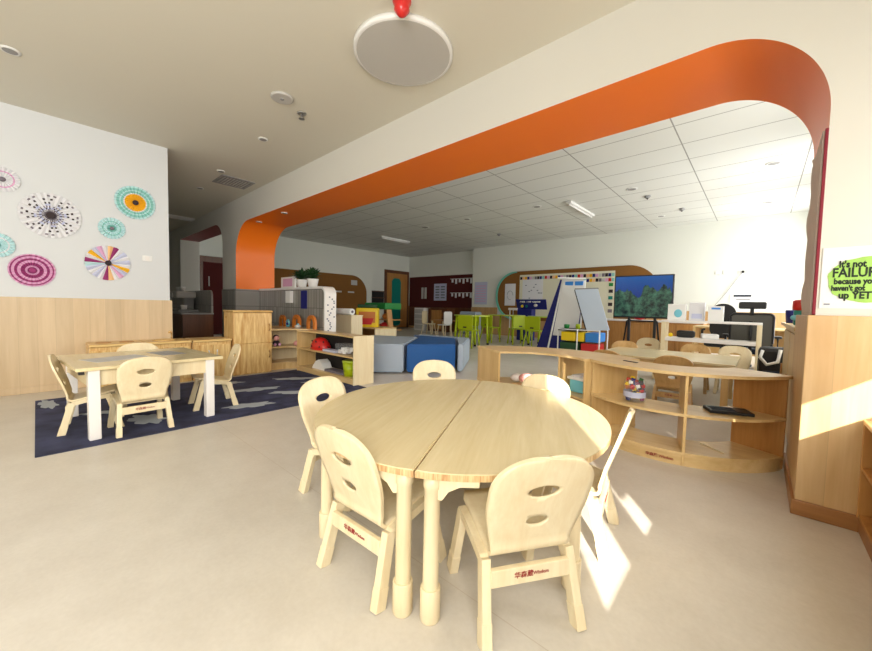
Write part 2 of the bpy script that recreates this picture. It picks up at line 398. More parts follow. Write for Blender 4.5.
# second, red-lined arch further down the corridor
b = MB(); A2L, Z2, Y2 = -11.4, 2.63, 3.0
YB_keep = YB; YB = Y2
arch2 = [(A2L, 0), (A2L, Z2)] + [(x, z) for x, z in arc(A2R-.45, Z2-.45, .45, 90, 0, 16)] + [(A2R-.001, 0)]
front_back(arch2); inner(arch2[:2], 0); inner(arch2[1:19], 1); inner(arch2[18:], 0)
for y in (YF, YB): b.bm.faces.new([b.bm.verts.new(c) for c in ((-12.75, y, 0), (A2L, y, 0), (A2L, y, TZ+.05), (-12.75, y, TZ+.05))])
YB = YB_keep
bmesh.ops.remove_doubles(b.bm, verts=b.bm.verts[:], dist=1e-4)
struct(b.build('wall_corridor', ['wall', 'red_soffit']))
struct(MB().box(-12.7, -5.9, .9, 1.1, 0, CZ).build('wall_light_block', 'wall'))  # unseen wall, added to keep outside light out of the corridor
struct(MB().box(-5.9, 1.2, -5.35, -5.2, 0, CZ).build('wall_near', 'wall'))
# grey tiles round the left pier, wood round the right pier
struct(MB().box(A2R-.02, AL+.012, YF-.012, YB+.012, 0, 1.27).build('trim_1', 'gtile'))
t = struct(MB().box(.172, XR-.01, YF-.03, YB+.03, 0, 1.0, .004).build('trim_2', 'wainsx'))
struct(MB().box(.16, XR, YF-.045, YB+.045, 0, .075, .004).build('baseboard_pier', 'base_w'))
# left wall with veneer below
struct(MB().box(-5.95, -5.72, -5.2, 1.165, 0, CZ).build('wall_left', 'wall_l'))
struct(MB().box(-5.955, -5.695, -5.2, 1.185, 0, 1.015, .003).build('trim_3', 'wains'))
struct(MB().box(-5.96, -5.685, -5.2, 1.195, 0, .07, .003).build('baseboard_left', 'wains'))
struct(MB().box(-12.9, -12.7, -5.2, 12.3, 0, TZ).build('wall_far_left', 'wall_far'))
struct(MB().box(-12.9, -8.69, 12.1, 12.3, 0, TZ).build('wall_back', 'wall_far'))
struct(MB().box(-8.69, 1.4, 11.8, 12.3, 0, TZ).build('wall_far', 'wall_far'))
struct(MB().box(-8.70, 1.0, 11.77, 11.8, 0, 1.04, .003).build('trim_4', 'wainsd'))
struct(MB().box(-12.7, -8.70, 12.07, 12.1, 0, 1.04, .003).build('trim_5', 'wainsd'))
# right window wall: piers, sill and lintel around real openings
b = MB()
b.box(XR, XR+.2, -5.2, 12.3, 0, .95); b.box(XR, XR+.2, -5.2, 12.3, 2.45, TZ+.05)
for y0, y1 in ((-5.2, -4.8), (-2.45, -2.2), (.13, 1.16), (2.5, 3.6), (6.2, 6.6), (9.2, 9.6), (11.6, 12.3)): b.box(XR, XR+.2, y0, y1, .95, 2.45)
b.box(XR, XR+.03, -.25, -.04, .95, 2.45)
struct(b.build('wall_right', 'wall'))
k = 0
for y0, y1, zb in ((-4.8, -2.45, .95), (-2.2, -.63, .95), (-.04, .13, 1.12), (1.16, 2.5, 1.18), (3.6, 6.2, 1.0), (6.6, 9.2, 1.0), (9.6, 11.6, 1.0)):
    k += 1
    o = struct(MB().box(XR+.05, XR+.055, y0-.01, y1+.01, zb, 2.47).build('window_%d' % k, 'blind' if 'blind' in M else 'white'))  # unseen opaque blinds, set to limit where the sun gets in
    fb = MB(); fb.tube([(XR+.052, y0, zb), (XR+.052, y1, zb)], .012, 8)
    fb.build('hem_bar', 'white', o)

# ------------------------------------------------------------ children's chair
def shell_mesh(mtop='ply'):
    """one bent sheet of plywood: seat + back with two oval holes"""
    prof = []
    for i in range(9): t = i/8; prof.append((.165-.265*t, .292-.038*t+.008*math.cos(t*PI)))
    for a in range(15, 106, 15):
        r = .032; aa = math.radians(a)
        prof.append((-.10-r*math.sin(aa), .246+r-r*math.cos(aa)))
    x0, z0 = prof[-1]
    n = 16
    for i in range(1, n+1):
        t = i/n; prof.append((x0-.10*t, z0+(.586-z0)*t))
    S_ = [0]
    for p, q in zip(prof, prof[1:]): S_.append(S_[-1]+math.hypot(q[0]-p[0], q[1]-p[1]))
    T = S_[-1]
    def hw(s):
        if s < .03: return .118+.013*math.sqrt(max(0, 1-((.03-s)/.03)**2))
        if s < .27: return .131
        u = min(1, (s-.27)/(T-.15-.27)); w = .131+.036*(.5-.5*math.cos(u*PI))
        e = T-s
        if e < .115: w *= max(.0, 1-((.115-e)/.115)**2.35)**(1/2.35)*.97+.03
        return w
    bm = bmesh.new(); U = 16; top = []; bot = []
    # densify the last piece for a rounded top
    pts = list(zip(prof, S_))
    fine = []
    for (p, s), (q, s2) in zip(pts, pts[1:]):
        m_ = 14 if T-s < .03 else 4 if T-s < .12 else 1
        for j in range(m_):
            f_ = j/m_; fine.append(((p[0]+(q[0]-p[0])*f_, p[1]+(q[1]-p[1])*f_), s+(s2-s)*f_))
    fine.append(pts[-1])
    for i, (p, s) in enumerate(fine):
        a = fine[max(i-1, 0)][0]; c = fine[min(i+1, len(fine)-1)][0]
        d = Vector((c[0]-a[0], c[1]-a[1])).normalized(); nn = Vector((d.y, -d.x))*.0058
        w = hw(s); ra = []; rb = []
        for j in range(U+1):
            u = -1+2*j/U
            curve = .010*(u*u)*min(1, max(0, (s-.3)/.12))
            ra.append(bm.verts.new((u*w, p[0]+nn.x+curve, p[1]+nn.y))); rb.append(bm.verts.new((u*w, p[0]-nn.x+curve, p[1]-nn.y)))
        top.append(ra); bot.append(rb)
    for g, rev in ((top, 0), (bot, 1)):
        for i in range(len(g)-1):
            for j in range(U):
                q = (g[i][j], g[i][j+1], g[i+1][j+1], g[i+1][j]); f = bm.faces.new(q[::-1] if rev else q); f.smooth = True
    for i in range(len(top)-1):
        for j in (0, U): bm.faces.new((top[i][j], top[i+1][j], bot[i+1][j], bot[i][j]))
    for i in (0, len(top)-1):
        for j in range(U): bm.faces.new((top[i][j], top[i][j+1], bot[i][j+1], bot[i][j]))
    bmesh.ops.recalc_face_normals(bm, faces=bm.faces[:])
    me = bpy.data.meshes.new('seat_shell'); bm.to_mesh(me); bm.free()
    o = bpy.data.objects.new('tmp', me); C.objects.link(o)
    cut = MB()
    for zc, a_, b_ in ((.474, .052, .0215), (.368, .037, .0175)):
        cut.lathe([(1, -.1), (1, .1)], (0, 0, 0), 32, 'Y')
        vs = cut.bm.verts[-64:]
        for v in vs: v.co = Vector((v.co.x*a_, v.co.y-.19, v.co.z*b_+zc))
    co = cut.build('cut', mtop)
    md = o.modifiers.new('b', 'BOOLEAN'); md.object = co; md.operation = 'DIFFERENCE'; md.solver = 'EXACT'
    bpy.context.view_layer.update()
    me2 = bpy.data.meshes.new_from_object(o.evaluated_get(bpy.context.evaluated_depsgraph_get()))
    bpy.data.objects.remove(o); bpy.data.objects.remove(co)
    me2.materials.clear(); me2.materials.append(M[mtop]); me2.name = 'seat_shell'
    return me2
def make_chair(label, group, loc, rz, mm='ply', mf='ply'):
    t = thing('kindergarten_chair', label, 'chair', loc, rz, group)
    sh = bpy.data.objects.new('seat_shell', shell_mesh(mm)); C.objects.link(sh); sh.parent = t
    for s in (-1, 1):
        for nm, p0, p1 in (('front', (s*.143, .10, .262), (s*.158, .165, 0)), ('back', (s*.143, -.105, .235), (s*.158, -.165, 0))):
            p0 = Vector(p0); p1 = Vector(p1)
            lo = MB().bar(p1, p0, .042, .029, (1, 0, 0)).build('leg', mf, t)
            MB().bar(p1, p1+(p0-p1)*.3, .045, .033, (1, 0, 0)).build('foot_sleeve', mf, lo)
        r = MB(); pr = [(.118, .235), (.125, .262), (.108, .280), (.06, .276), (-.06, .252), (-.10, .243), (-.122, .225), (-.118, .205), (-.088, .205), (-.085, .215), (-.06, .222), (.05, .244), (.08, .246), (.085, .232)]
        r.prism(pr, s*.143-.013, s*.143+.013, 'YZ'); r.build('side_rail', mf, t)
    cb = MB().box(-.134, .134, -.142, -.122, .158, .212, .003).build('crossbar', mf, t)
    text_mesh('logo', '华森葳', .0215, 'logo', cb, (-.026, -.1428, .187), bold=.0002)
    text_mesh('logo', 'Wisdom', .0155, 'logo', cb, (.033, -.1428, .187), bold=.0002)
    MB().box(-.132, .132, .09, .108, .238, .27, .003).build('front_rail', mf, t)
    for y_, z_ in ((-.07, .236),): MB().box(-.132, .132, y_-.012, y_+.012, z_-.012, z_+.004, .002).build('rear_rail', mf, t)
    return t
GA = 'pale chairs around the round table'
ch0 = make_chair('pale wooden chair nearest the viewer, back towards us, at the round table', GA, (-.54, 1.075, 0), 0)
def face(dx, dy): return math.atan2(-dx, dy)
ch0.location = (-.466+(-.832)*.165, .991+.553*.165, 0); ch0.rotation_euler.z = face(-.832, .553)
near = [((-1.043-.008, .721+.165, 0), face(-.04, 1), 'pale wooden chair with its back to us, left of the two table legs in front'),
        ((-1.64, 1.12, 0), face(.97, .2), 'pale wooden chair tucked in at the left side of the round table'),
        ((-1.72, 1.93, 0), face(.72, -.66), 'pale wooden chair behind the round table, in front of the blue seat'),
        ((-1.0, 1.95, 0), face(-.05, -1), 'pale wooden chair behind the round table, glowing in the sunlight'),
        ((-.60, 1.62, 0), face(-.96, -.17), 'pale wooden chair seen edge-on at the right of the round table')]
for loc, rz, lb in near: dup(ch0, loc, rz, lb)
GB = 'pale chairs around the square table'
left = [((-3.42-.165, .53, 0), face(-1, -.04), 'pale wooden chair with its back to us in front of the square white-legged table'),
        ((-3.88, .28, 0), face(.12, 1), 'pale wooden chair seen side-on at the left end of the square table'),
        ((-3.93, 1.135, 0), face(-.12, -1), 'tan-backed wooden chair at the right end of the square table'),
        ((-4.33, .66, 0), face(1, 0), 'pale wooden chair on the far side of the square table, only its top showing')]
for loc, rz, lb in left: dup(ch0, loc, rz, lb, GB)
GC = 'chairs around the table behind the curved shelf'
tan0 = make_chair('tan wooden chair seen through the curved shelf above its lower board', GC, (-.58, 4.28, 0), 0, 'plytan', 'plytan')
tan0.location = (-.62, 4.27, 0); tan0.rotation_euler.z = face(-.1, 1)
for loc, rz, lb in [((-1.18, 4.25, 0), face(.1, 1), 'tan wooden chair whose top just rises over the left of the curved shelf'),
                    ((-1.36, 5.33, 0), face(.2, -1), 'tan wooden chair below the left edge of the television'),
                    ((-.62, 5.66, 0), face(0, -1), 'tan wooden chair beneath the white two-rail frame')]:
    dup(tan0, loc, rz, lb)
for loc, rz, lb in [((-1.30, 6.30, 0), face(0, -1), 'pale wooden chair right under the television'),
                    ((-.22, 5.78, 0), face(0, -1), 'pale wooden chair in front of the black office chair')]:
    dup(ch0, loc, rz, lb, GC)

# ------------------------------------------------------------ round table in two halves
CX, CY, RT = -1.0895, 1.4065, .72
ua = math.atan2(.8926, -.4508)
def half_table(side, label):
    t = thing('half_round_table', label, 'table', (CX, CY, 0), ua, 'two halves of the round table')
    # local x along the seam, y negative = right half
    g = .002
    pts = [(x, y) for x, y in arc(0, 0, RT, 0, 180, 40)]
    pts = [(math.copysign(abs(x/RT)**1.0, x)*RT if abs(x) > 1e-6 else 0, g+(y/RT)*.675) for x, y in pts]
    if side < 0: pts = [(x, -y) for x, y in pts]; pts.reverse()
    m = MB(); m.prism(pts, .476, .5, 'XY', 0, 1)
    bmesh.ops.bevel(m.bm, geom=[e for e in m.bm.edges if all(v.co.z > .499 for v in e.verts)], offset=.004, segments=2, affect='EDGES')
    m.build('tabletop', ['top', 'topedge'], t)
    s = side
    ap = MB(); ap.box(-.52, .52, s*.045-.01, s*.045+.01, .415, .476); ap.bar((-.6, s*.05, .445), (-.36, s*.5, .445), .062, .02); ap.bar((.6, s*.05, .445), (.36, s*.5, .445), .062, .02); ap.bar((-.36, s*.5, .445), (.36, s*.5, .445), .062, .02)
    ap.build('apron', 'pale', t)
    for lx, ly in ((-.675, .047), (.675, .047), (-.40, .50), (.40, .50)):
        l = MB(); l.lathe([(.027, 0), (.0285, .004), (.0285, .10), (.0265, .104), (.0255, .11), (.0255, .43), (.029, .435), (.029, .476)], (lx, s*ly, 0), 20)
        lg = l.build('leg', 'ply', t)
        MB().lathe([(.031, 0), (.033, .004), (.033, .104), (.031, .108)], (lx, s*ly, 0), 20).build('foot_sleeve', 'ply', lg)
        # quarter-round bracket between leg and top
        sg = s if ly < .1 else -s; y0 = s*ly
        br = MB(); br.prism([(y0, .476), (y0+sg*.15, .476), (y0+sg*.15, .458), (y0+sg*.09, .45), (y0+sg*.055, .43), (y0+sg*.035, .40), (y0, .40)], lx-.013, lx+.013, 'YZ'); br.build('bracket', 'ply', t)
    return t
half_table(1, 'left half of the round birch table, the half farther from the sunlit strip')
half_table(-1, 'right half of the round birch table, crossed by the sunlit strip')

# ------------------------------------------------------------ rug and square table
t = thing('rug', 'navy rug with pale clouds under the square table', 'rug', (-4.27, 1.32, 0))
m = MB(); m.box(-.93, .93, -1.35, 1.35, 0, .008, .002); m.build('rug_body', 'rug', t)
def cloud(cx, cy, L, W, a, seed):
    rr = random.Random(seed); pts = []
    for i in range(48):
        th = 2*PI*i/48; k = 1+.16*math.sin(6*th+seed)+.10*math.sin(11*th+seed*2)
        x = math.cos(th)*L*k; y = math.sin(th)*W*k
        pts.append((cx+x*math.cos(a)-y*math.sin(a), cy+x*math.sin(a)+y*math.cos(a)))
    MB().prism(pts, .0078, .0098, 'XY').build('cloud_motif', 'cloud', t)
for i, c in enumerate([(-.68, -1.27, .2, .055, .1), (.48, -.72, .17, .1, .3), (.02, -.9, .2, .05, 1.2), (-.30, .98, .26, .07, 1.0), (-.02, .35, .24, .08, 1.3), (.42, .62, .26, .07, .9), (.1, 1.1, .2, .05, 1.0), (-.6, .2, .2, .07, 1.2), (.62, .05, .2, .08, 1.3)]): cloud(*c, i+1)
t = thing('square_table', 'square activity table with white legs standing on the navy rug', 'table', (-3.925, .59, .008), math.radians(5))
HW, HL = .46, .465
MB().box(-HW, HW, -HL, HL, .497, .522, .004).build('tabletop', 'top', t)
MB().box(-.13, .13, -.36, .02, .5215, .5235, .001, Matrix.Rotation(.25, 4, 'Z')).build('grey_mat', 'lgrey', t)
MB().box(-.2, .12, .12, .3, .5215, .5235, .001, Matrix.Rotation(.15, 4, 'Z')).build('dark_mat', 'grey', t)
ap = MB()
ap.box(-.42, .42, -.40, -.38, .385, .497, .002); ap.box(-.42, .42, .38, .40, .385, .497, .002); ap.box(.40, .42, -.39, .39, .385, .497, .002); ap.box(-.42, -.40, -.39, .39, .385, .497, .002)
ap.build('apron', 'ply', t)
for sx in (-1, 1):
    for sy in (-1, 1): box('leg', 'whitewood', t, sx*.41-.032, sx*.41+.032, sy*.37-.032, sy*.37+.032, 0, .497, bev=.005)
box('clip', 'black', t, .42, .455, -.45, -.42, .475, .497, bev=.002)

# ------------------------------------------------------------ toy kitchen along the left
def pine_cab(y0, y1, label, kind):
    t = thing('toy_kitchen_unit', label, 'cabinet', (-5.68, (y0+y1)/2, 0), 0, 'toy kitchen units')
    h = (y1-y0)/2-.004
    box('body', 'pine', t, 0, .37, -h, h, 0, .485)
    MB().box(-.01, .40, -h-.002, h+.002, .487, .52, .012).build('worktop', 'pinex', t)
    for s in (-1, 1):
        d = box('door', 'pine', t, .37, .385, min(s*.006, s*(h-.015)), max(s*.006, s*(h-.015)), .05, .45)
        MB().tube([(.388, s*.05, .30), (.40, s*.045, .32), (.40, s*.045, .36), (.388, s*.05, .38)], .007, 8).build('handle', 'white', d)
    if kind == 'hob':
        for yy in (-.1, .1):
            MB().lathe([(.07, 0), (.07, .006), (.06, .01)], (.2, yy, .518), 24).build('burner', 'honey', t)
    if kind == 'sink':
        MB().lathe([(.11, 0), (.12, .012), (.10, .014), (.09, .004)], (.2, -.02, .517), 24).build('basin', 'pinex', t)
        MB().tube([(.1, .08, .515), (.1, .08, .6), (.13, .06, .625), (.17, .04, .61)], .011, 10).build('tap', 'pine', t)
    return t
pine_cab(.36, .83, 'knotty pine play stove, partly behind the square table', 'hob')
pine_cab(.835, 1.30, 'knotty pine play sink with a small wooden tap', 'sink')
pine_cab(1.305, 1.76, 'knotty pine play counter with two doors beside the tall play fridge', 'plain')
t = thing('toy_fridge', 'tall knotty pine play fridge with two doors', 'play fridge', (-5.67, 2.04, 0))
box('body', 'pine', t, 0, .36, -.26, .26, 0, .87, bev=.01)
MB().box(-.01, .385, -.27, .27, .872, .9, .012).build('worktop', 'pinex', t)
for z0, z1, hz in ((.02, .43, .27), (.44, .862, .66)):
    d = box('door', 'pine', t, .36, .378, -.255, .255, z0, z1, bev=.004)
    MB().tube([(.38, .215, hz-.05), (.396, .22, hz-.03), (.396, .22, hz+.03), (.38, .215, hz+.05)], .008, 8).build('handle', 'honey', d)
MB().lathe([(.012, 0), (.012, -.008)], (.1, -.258, .80), 12, 'Y').build('peg_hole', 'honey', t)

# corner shelf behind the fridge
t = thing('corner_shelf', 'open birch corner shelf next to the play fridge with orange arches on top', 'shelf', (-5.76, 2.31, 0))
for nm, z in (('bottom_board', .09), ('shelf_board', .33), ('top_board', .6)):
    MB().prism([(0, 0), (.36, 0), (.36, .26), (.62, .60), (0, .60)], z, z+.02, 'XY').build(nm, 'birch', t)
box('top_board', 'birch', t, -.5, 0, .38, .6, .6, .62); box('side_panel', 'birchz', t, -.5, -.485, .38, .6, 0, .6)
box('back_panel', 'pale', t, 0, .015, 0, .6, 0, .6); box('side_panel', 'birchz', t, 0, .36, -.014, 0, 0, .62); box('back_panel', 'pale', t, 0, .62, .6, .615, 0, .6)
MB().prism([(.33, 0), (.345, 0), (.345, .26), (.60, .60), (.585, .60), (.33, .27)], 0, .09, 'XY').build('plinth', 'birchz', t)
# low display shelf
t = thing('display_shelf', 'low two-tier birch shelf with a wide pale end panel at the edge of the rug', 'shelf', (-5.14, 2.6, 0))
LX = 1.45
box('side_panel', 'birchz', t, 0, .018, 0, .31, 0, .61); box('side_panel', 'pale', t, LX-.02, LX, 0, .31, 0, .62)
box('bottom_board', 'birch', t, .018, LX-.02, .01, .31, .06, .08); box('shelf_board', 'birch', t, .018, LX-.02, .01, .31, .335, .355)
MB().prism([(.018, 0), (.2, .05), (.5, .08), (LX-.4, .08), (LX-.02, .02), (LX-.02, .31), (.018, .31)], .59, .61, 'XY').build('top_board', 'birch', t)
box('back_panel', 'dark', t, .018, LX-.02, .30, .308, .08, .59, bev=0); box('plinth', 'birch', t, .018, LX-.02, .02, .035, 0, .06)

# things on those shelves
for i, (x, lb) in enumerate([(-6.08, 'smallest orange wooden arch, leftmost on the corner shelf'), (-5.62, 'middle one of the three orange wooden arches on the corner shelf'), (-5.18, 'right one of the three orange wooden arches on the corner shelf')]):
    r = (.10, .12, .125)[i]; y = (2.82, 2.84, 2.86)[i]
    pts = arc(0, 0, r, 0, 180, 18)+list(reversed(arc(0, 0, r*.58, 0, 180, 18)))
    m = MB(); m.prism([(p[0], p[1]+.09) for p in pts], -.02, .02, 'XZ')
    m.box(-r, -r*.58, -.02, .02, 0, .09); m.box(r*.58, r, -.02, .02, 0, .09)
    o = m.build('wooden_arch', 'orangep', None, (x, y, .62)); tag(o, lb, 'toy', 'orange arches on the corner shelf')
t = thing('toy_ring', 'pale blue ring toy standing between the orange arches', 'toy', (-5.80, 2.78, .62))
MB().tube([(.05*math.cos(a*PI/8), 0, .06+.05*math.sin(a*PI/8)*1.15) for a in range(16)], .014, 8, closed=True).build('ring', 'aqua', t)
MB().ball((0, -.01, .055), .02).build('bead', 'navy', t)
t = thing('toy_bowl', 'small white and blue bowl toy on the corner shelf', 'toy', (-5.38, 2.74, .62)); MB().lathe([(.03, 0), (.05, .03), (.045, .05), (.02, .06)], (0, 0, 0), 16).build('bowl', 'lgrey', t); MB().lathe([(.015, .058), (.02, .07), (.006, .08)], (0, 0, 0), 12).build('lid', 'aqua', t)
t = thing('toy_doll', 'small dark-haired doll on the middle board of the corner shelf', 'doll', (-5.5, 2.45, .35))
MB().ball((0, 0, .05), .05, (.9, 1, 1)).build('body', 'darkpaper', t); MB().ball((.01, 0, .125), .042).build('head', 'pink', t); MB().ball((-.006, 0, .135), .046, (1, 1, .95)).build('hair', 'darkpaper', t)
for s in (-1, 1): MB().ball((.045, s*.035, .03), .022).build('foot', 'pinkpaper', t)
o = MB().ball((0, 0, .04), .05, (1, 1.2, .8)).ball((.01, .06, .05), .03).build('plush_toy', 'pink', None, (-5.38, 2.73, .35)); tag(o, 'small pink plush at the right of the corner shelf', 'plush toy')
# red lattice cap
t = thing('toy_shell', 'red spotted dome toy on the upper board of the low shelf', 'toy', (-4.72, 2.75, .355))
MB().lathe([(.20, 0), (.19, .06), (.15, .12), (.09, .16), (.02, .175)], (0, 0, 0), 24).build('dome', 'red', t)
for i in range(14):
    a = 2*PI*i/14; zz = .05+.07*(i % 2); rr = .196-.035*(i % 2)
    MB().ball((rr*math.cos(a), rr*math.sin(a), zz), .014).build('spot', 'darkpaper', t)
for v in t.children: v.scale = (1, .62, 1)
t = thing('storage_jar', 'clear box of white blocks on the upper board of the low shelf', 'box', (-4.02, 2.72, .355))
MB().box(-.15, .12, -.08, .1, 0, .14, .01).build('tub', 'clear', t); 
for i in range(8): MB().box(-.025, .025, -.025, .025, -.025, .025, .004, Matrix.Translation((-.09+.05*(i % 4), -.03+.06*(i//4), .035+.03*(i % 2)))@Matrix.Rotation(i, 4, 'Z')).build('block', 'white', t)
o = MB().prism([(-.20, 0), (.2, 0), (.17, .03), (.1, .03), (.06, .10), (-.02, .14), (-.1, .11), (-.16, .05)], -.07, .07, 'XZ').build('white_boat_toy', 'white', None, (-4.62, 2.74, .08)); tag(o, 'white plastic boat toy on the lowest board of the low shelf', 'toy')
t = thing('green_bucket', 'lime green tub with a lid at the end of the lowest board', 'tub', (-3.95, 2.72, .08))
MB().lathe([(.07, 0), (.09, .18)], (0, 0, 0), 20).build('tub', 'lime', t); MB().lathe([(.097, .18), (.097, .2), (.08, .205)], (0, 0, 0), 20).build('lid', 'limetop', t)
o = MB().box(-.22, .22, -.07, .07, 0, .03, .006).build('book', 'greypaper', None, (-4.25, 2.73, .08)); tag(o, 'grey flat book lying on the lowest board beside the green tub', 'book')
o = MB().box(-.16, .16, -.06, .06, 0, .03, .006).build('book', 'lilacpaper', None, (-4.36, 2.72, .355)); tag(o, 'grey pad lying right of the red dome toy', 'book')

# ------------------------------------------------------------ grey tiled partition with rounded end
t = thing('tiled_partition', 'low grey tiled partition with a rounded white printed end', 'partition', (-5.0, 2.98, 0))
pts = [(-2.46, 0), (0, 0)] + arc(-.13, 1.29-.13, .13, 0, 90, 8) + [(-2.46, 1.29)]
MB().prism(pts, .012, .20, 'XZ').build('core', 'whitewood', t)
inn = [(-2.45, .02), (-.045, .02)] + arc(-.14, 1.25-.1, .1, 0, 90, 8) + [(-2.45, 1.25)]
MB().prism(inn, .004, .014, 'XZ').build('tiled_face', 'gtile', t)
MB().prism([(-2.46, 0), (0, 0)] + arc(-.13, 1.29-.13, .13, 0, 90, 8) + [(-2.46, 1.29)] + [(-2.46, 1.262), (-.13, 1.262)] + list(reversed(arc(-.13, 1.29-.13, .103, 0, 90, 8))) + [(-.028, .028), (-2.46, .028)], 0, .012, 'XZ').build('frame', 'white', t)
for i in range(26):
    rr = random.Random(i); y = .03+.14*rr.random(); z = .35+.80*i/26
    MB().box(0, .0015, y-.012, y+.012, z-.01, z+.012, 0, None).build('doodle', 'print', t)
t2 = thing('soap_dispenser', 'grey and white dispenser box fixed on the grey tiled partition', 'dispenser', (-6.2, 2.984, 1.02))
box('grey_case', 'grey', t2, -.16, .0, -.05, 0, 0, .21); box('white_cover', 'white', t2, .0, .17, -.06, 0, 0, .21)
o = MB().box(-.1, .1, -.006, 0, 0, .3).build('poster', 'navy', None, (-5.65, 2.984, .93)); tag(o, 'blue poster hanging on the grey tiled partition', 'poster')
t2 = thing('framed_picture', 'white-framed picture standing on the tiled partition', 'picture', (-6.38, 3.08, 1.29)); box('frame', 'white', t2, -.28, .24, -.02, .02, 0, .2); box('picture', 'pinkpaper', t2, -.2, .16, -.024, -.019, .03, .17)
def plant(x, y, z, sc, label, seed):
    t = thing('potted_plant', label, 'plant', (x, y, z), 0, 'potted plants on the tiled partition')
    MB().lathe([(.055*sc, 0), (.075*sc, .1*sc), (.078*sc, .11*sc), (.06*sc, .1*sc)], (0, 0, 0), 20).build('pot', 'white', t)
    b = MB(); rr = random.Random(seed)
    for i in range(60):
        a = rr.random()*2*PI; el = .25+rr.random()*1.2; L = (.12+.1*rr.random())*sc
        d = Vector((math.cos(a)*math.cos(el), math.sin(a)*math.cos(el), math.sin(el))); p0 = Vector((0, 0, .1*sc)); p1 = p0+d*L; side = d.cross(Vector((0, 0, 1))).normalized()*.022*sc
        mid = p0+d*L*.6+Vector((0, 0, .01)); tip = p1-Vector((0, 0, .03*sc))
        v = [b.bm.verts.new(c) for c in (p0, mid+side, tip, mid-side)]
        b.bm.faces.new(v)
    f = b.build('foliage', 'plant', t); sm = f.modifiers.new('s', 'SOLIDIFY'); sm.thickness = .002
plant(-5.95, 3.1, 1.29, 1.25, 'left one of two leafy plants in white pots on the tiled partition', 3)
plant(-5.58, 3.1, 1.29, 1.25, 'right one of two leafy plants in white pots on the tiled partition', 5)

# ------------------------------------------------------------ dark unit beyond the left wall
t = thing('coffee_corner', 'dark counter with tiled rounded backsplash beyond the left wall', 'counter', (-7.9, 2.1, 0))
box('cabinet', 'darkwood', t, -3.0, 0, -.3, .2, 0, .77); box('worktop', 'grey', t, -3.02, .03, -.33, .2, .77, .797)
MB().prism([(-3, .797), (-.01, .797)]+arc(-.13, 1.24-.12, .12, 0, 90, 8)+[(-3, 1.24)], .17, .2, 'XZ').build('backsplash', 'gtile', t)
t = thing('coffee_machine', 'grey toy coffee machine on the dark counter beyond the left wall', 'coffee machine', (-9.1, 2.1, .797))
box('base', 'grey', t, -.4, .45, -.2, .15, 0, .05); box('column', 'grey', t, -.35, .15, -.05, .15, .05, .42, bev=.03); box('head', 'lgrey', t, -.35, .3, -.2, .15, .28, .42, bev=.03)
MB().lathe([(.05, 0), (.05, .02)], (0, -.22, .34), 16, 'Y').build('dial', 'white', t); MB().lathe([(.05, 0), (.06, .09)], (.33, -.08, .05), 16).build('cup', 'white', t)
t = thing('paper_cup', 'pair of white paper cups on the backsplash edge beyond the left wall', 'cups', (-10.3, 2.285, 1.24))
for dx in (0, .26): MB().lathe([(.05, 0), (.07, .11)], (dx, 0, 0), 14).build('cup', 'white', t)
# doors
d = struct(MB().box(-12.7, -12.66, 3.33, 4.1, 0, 2.42, .003).build('door_1', 'darkwood'))
MB().box(-12.655, -12.64, 3.42, 4.02, .02, 2.24, .003).build('door_leaf', 'maroon', d); MB().box(-12.64, -12.61, 3.55, 3.58, 1.5, 1.8, .003).build('vision_panel', 'lgrey', d); MB().box(-12.64, -12.6, 3.45, 3.48, .95, 1.15, .003).build('door_handle', 'metal', d)
d = struct(MB().box(-12.7, -12.66, 10.55, 12.05, 0, 2.66, .003).build('door_2', 'darkwood'))
MB().box(-12.66, -12.64, 10.68, 11.92, .02, 2.52, .003).build('door_leaf', 'honey', d)
MB().prism(rrect(10.95, 11.5, .1, 2.3, .2, 6), -12.64, -12.625, 'YZ').build('green_panel', 'teal', d)
# brown cork board on the far left wall
t = thing('cork_board', 'brown pinboard with a rounded corner on the far left wall', 'pinboard', (-12.7, 6, 0))
MB().prism([(-.9, .3), (3.55, .3)]+arc(3.55-.75, 2.25-.75, .75, 0, 90, 10)+[(-.9, 2.25)], .0, .04, 'YZ').build('board', 'cork', t)
for i in range(5): MB().box(.04, .05, .2+i*.6, .5+i*.6, 1.52, 1.58).build('note', 'lgrey', t)
box('round_note', 'lgrey', t, .04, .05, 2.75, 3.05, 1.85, 2.05)
t = thing('wall_rack', 'dark shelf rack with small baskets between the pinboard and the door', 'rack', (-12.69, 10.18, 1.05))
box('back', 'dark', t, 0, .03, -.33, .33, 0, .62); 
for z in (.0, .3, .58): box('ledge', 'darkwood', t, 0, .16, -.34, .34, z, z+.03)
# back wall board
t = thing('felt_board', 'dark maroon display board on the back wall left of the green tables', 'pinboard', (-10.9, 12.1, 0))
box('board', 'maroon', t, -1.72, 2.15, -.035, 0, 1.0, 2.40); box('lower_panel', 'darkwood', t, -1.72, 2.15, -.05, -.03, .1, 1.0)
box('chart', 'lilacpaper', t, -.12, .62, -.045, -.034, 1.3, 2.05)
for r_ in range(5):
    for c_ in range(2): box('print', 'print', t, -.03+c_*.32, .21+c_*.32, -.047, -.044, 1.4+r_*.12, 1.46+r_*.12, bev=0)
for c_ in range(2): box('paper_strip', 'lgrey', t, -.92+c_*.2, -.78+c_*.2, -.045, -.034, 1.38, 1.9)
for zz, n in ((2.22, 6), (1.62, 6)):
    box('garland_ribbon', 'lgrey', t, .82, 2.1, -.043, -.035, zz, zz+.03)
    for i in range(n): box('garland_card', 'whitepaper', t, .9+i*.2, 1.0+i*.2, -.045, -.035, zz-.14-.06*(i % 2), zz, bev=0)
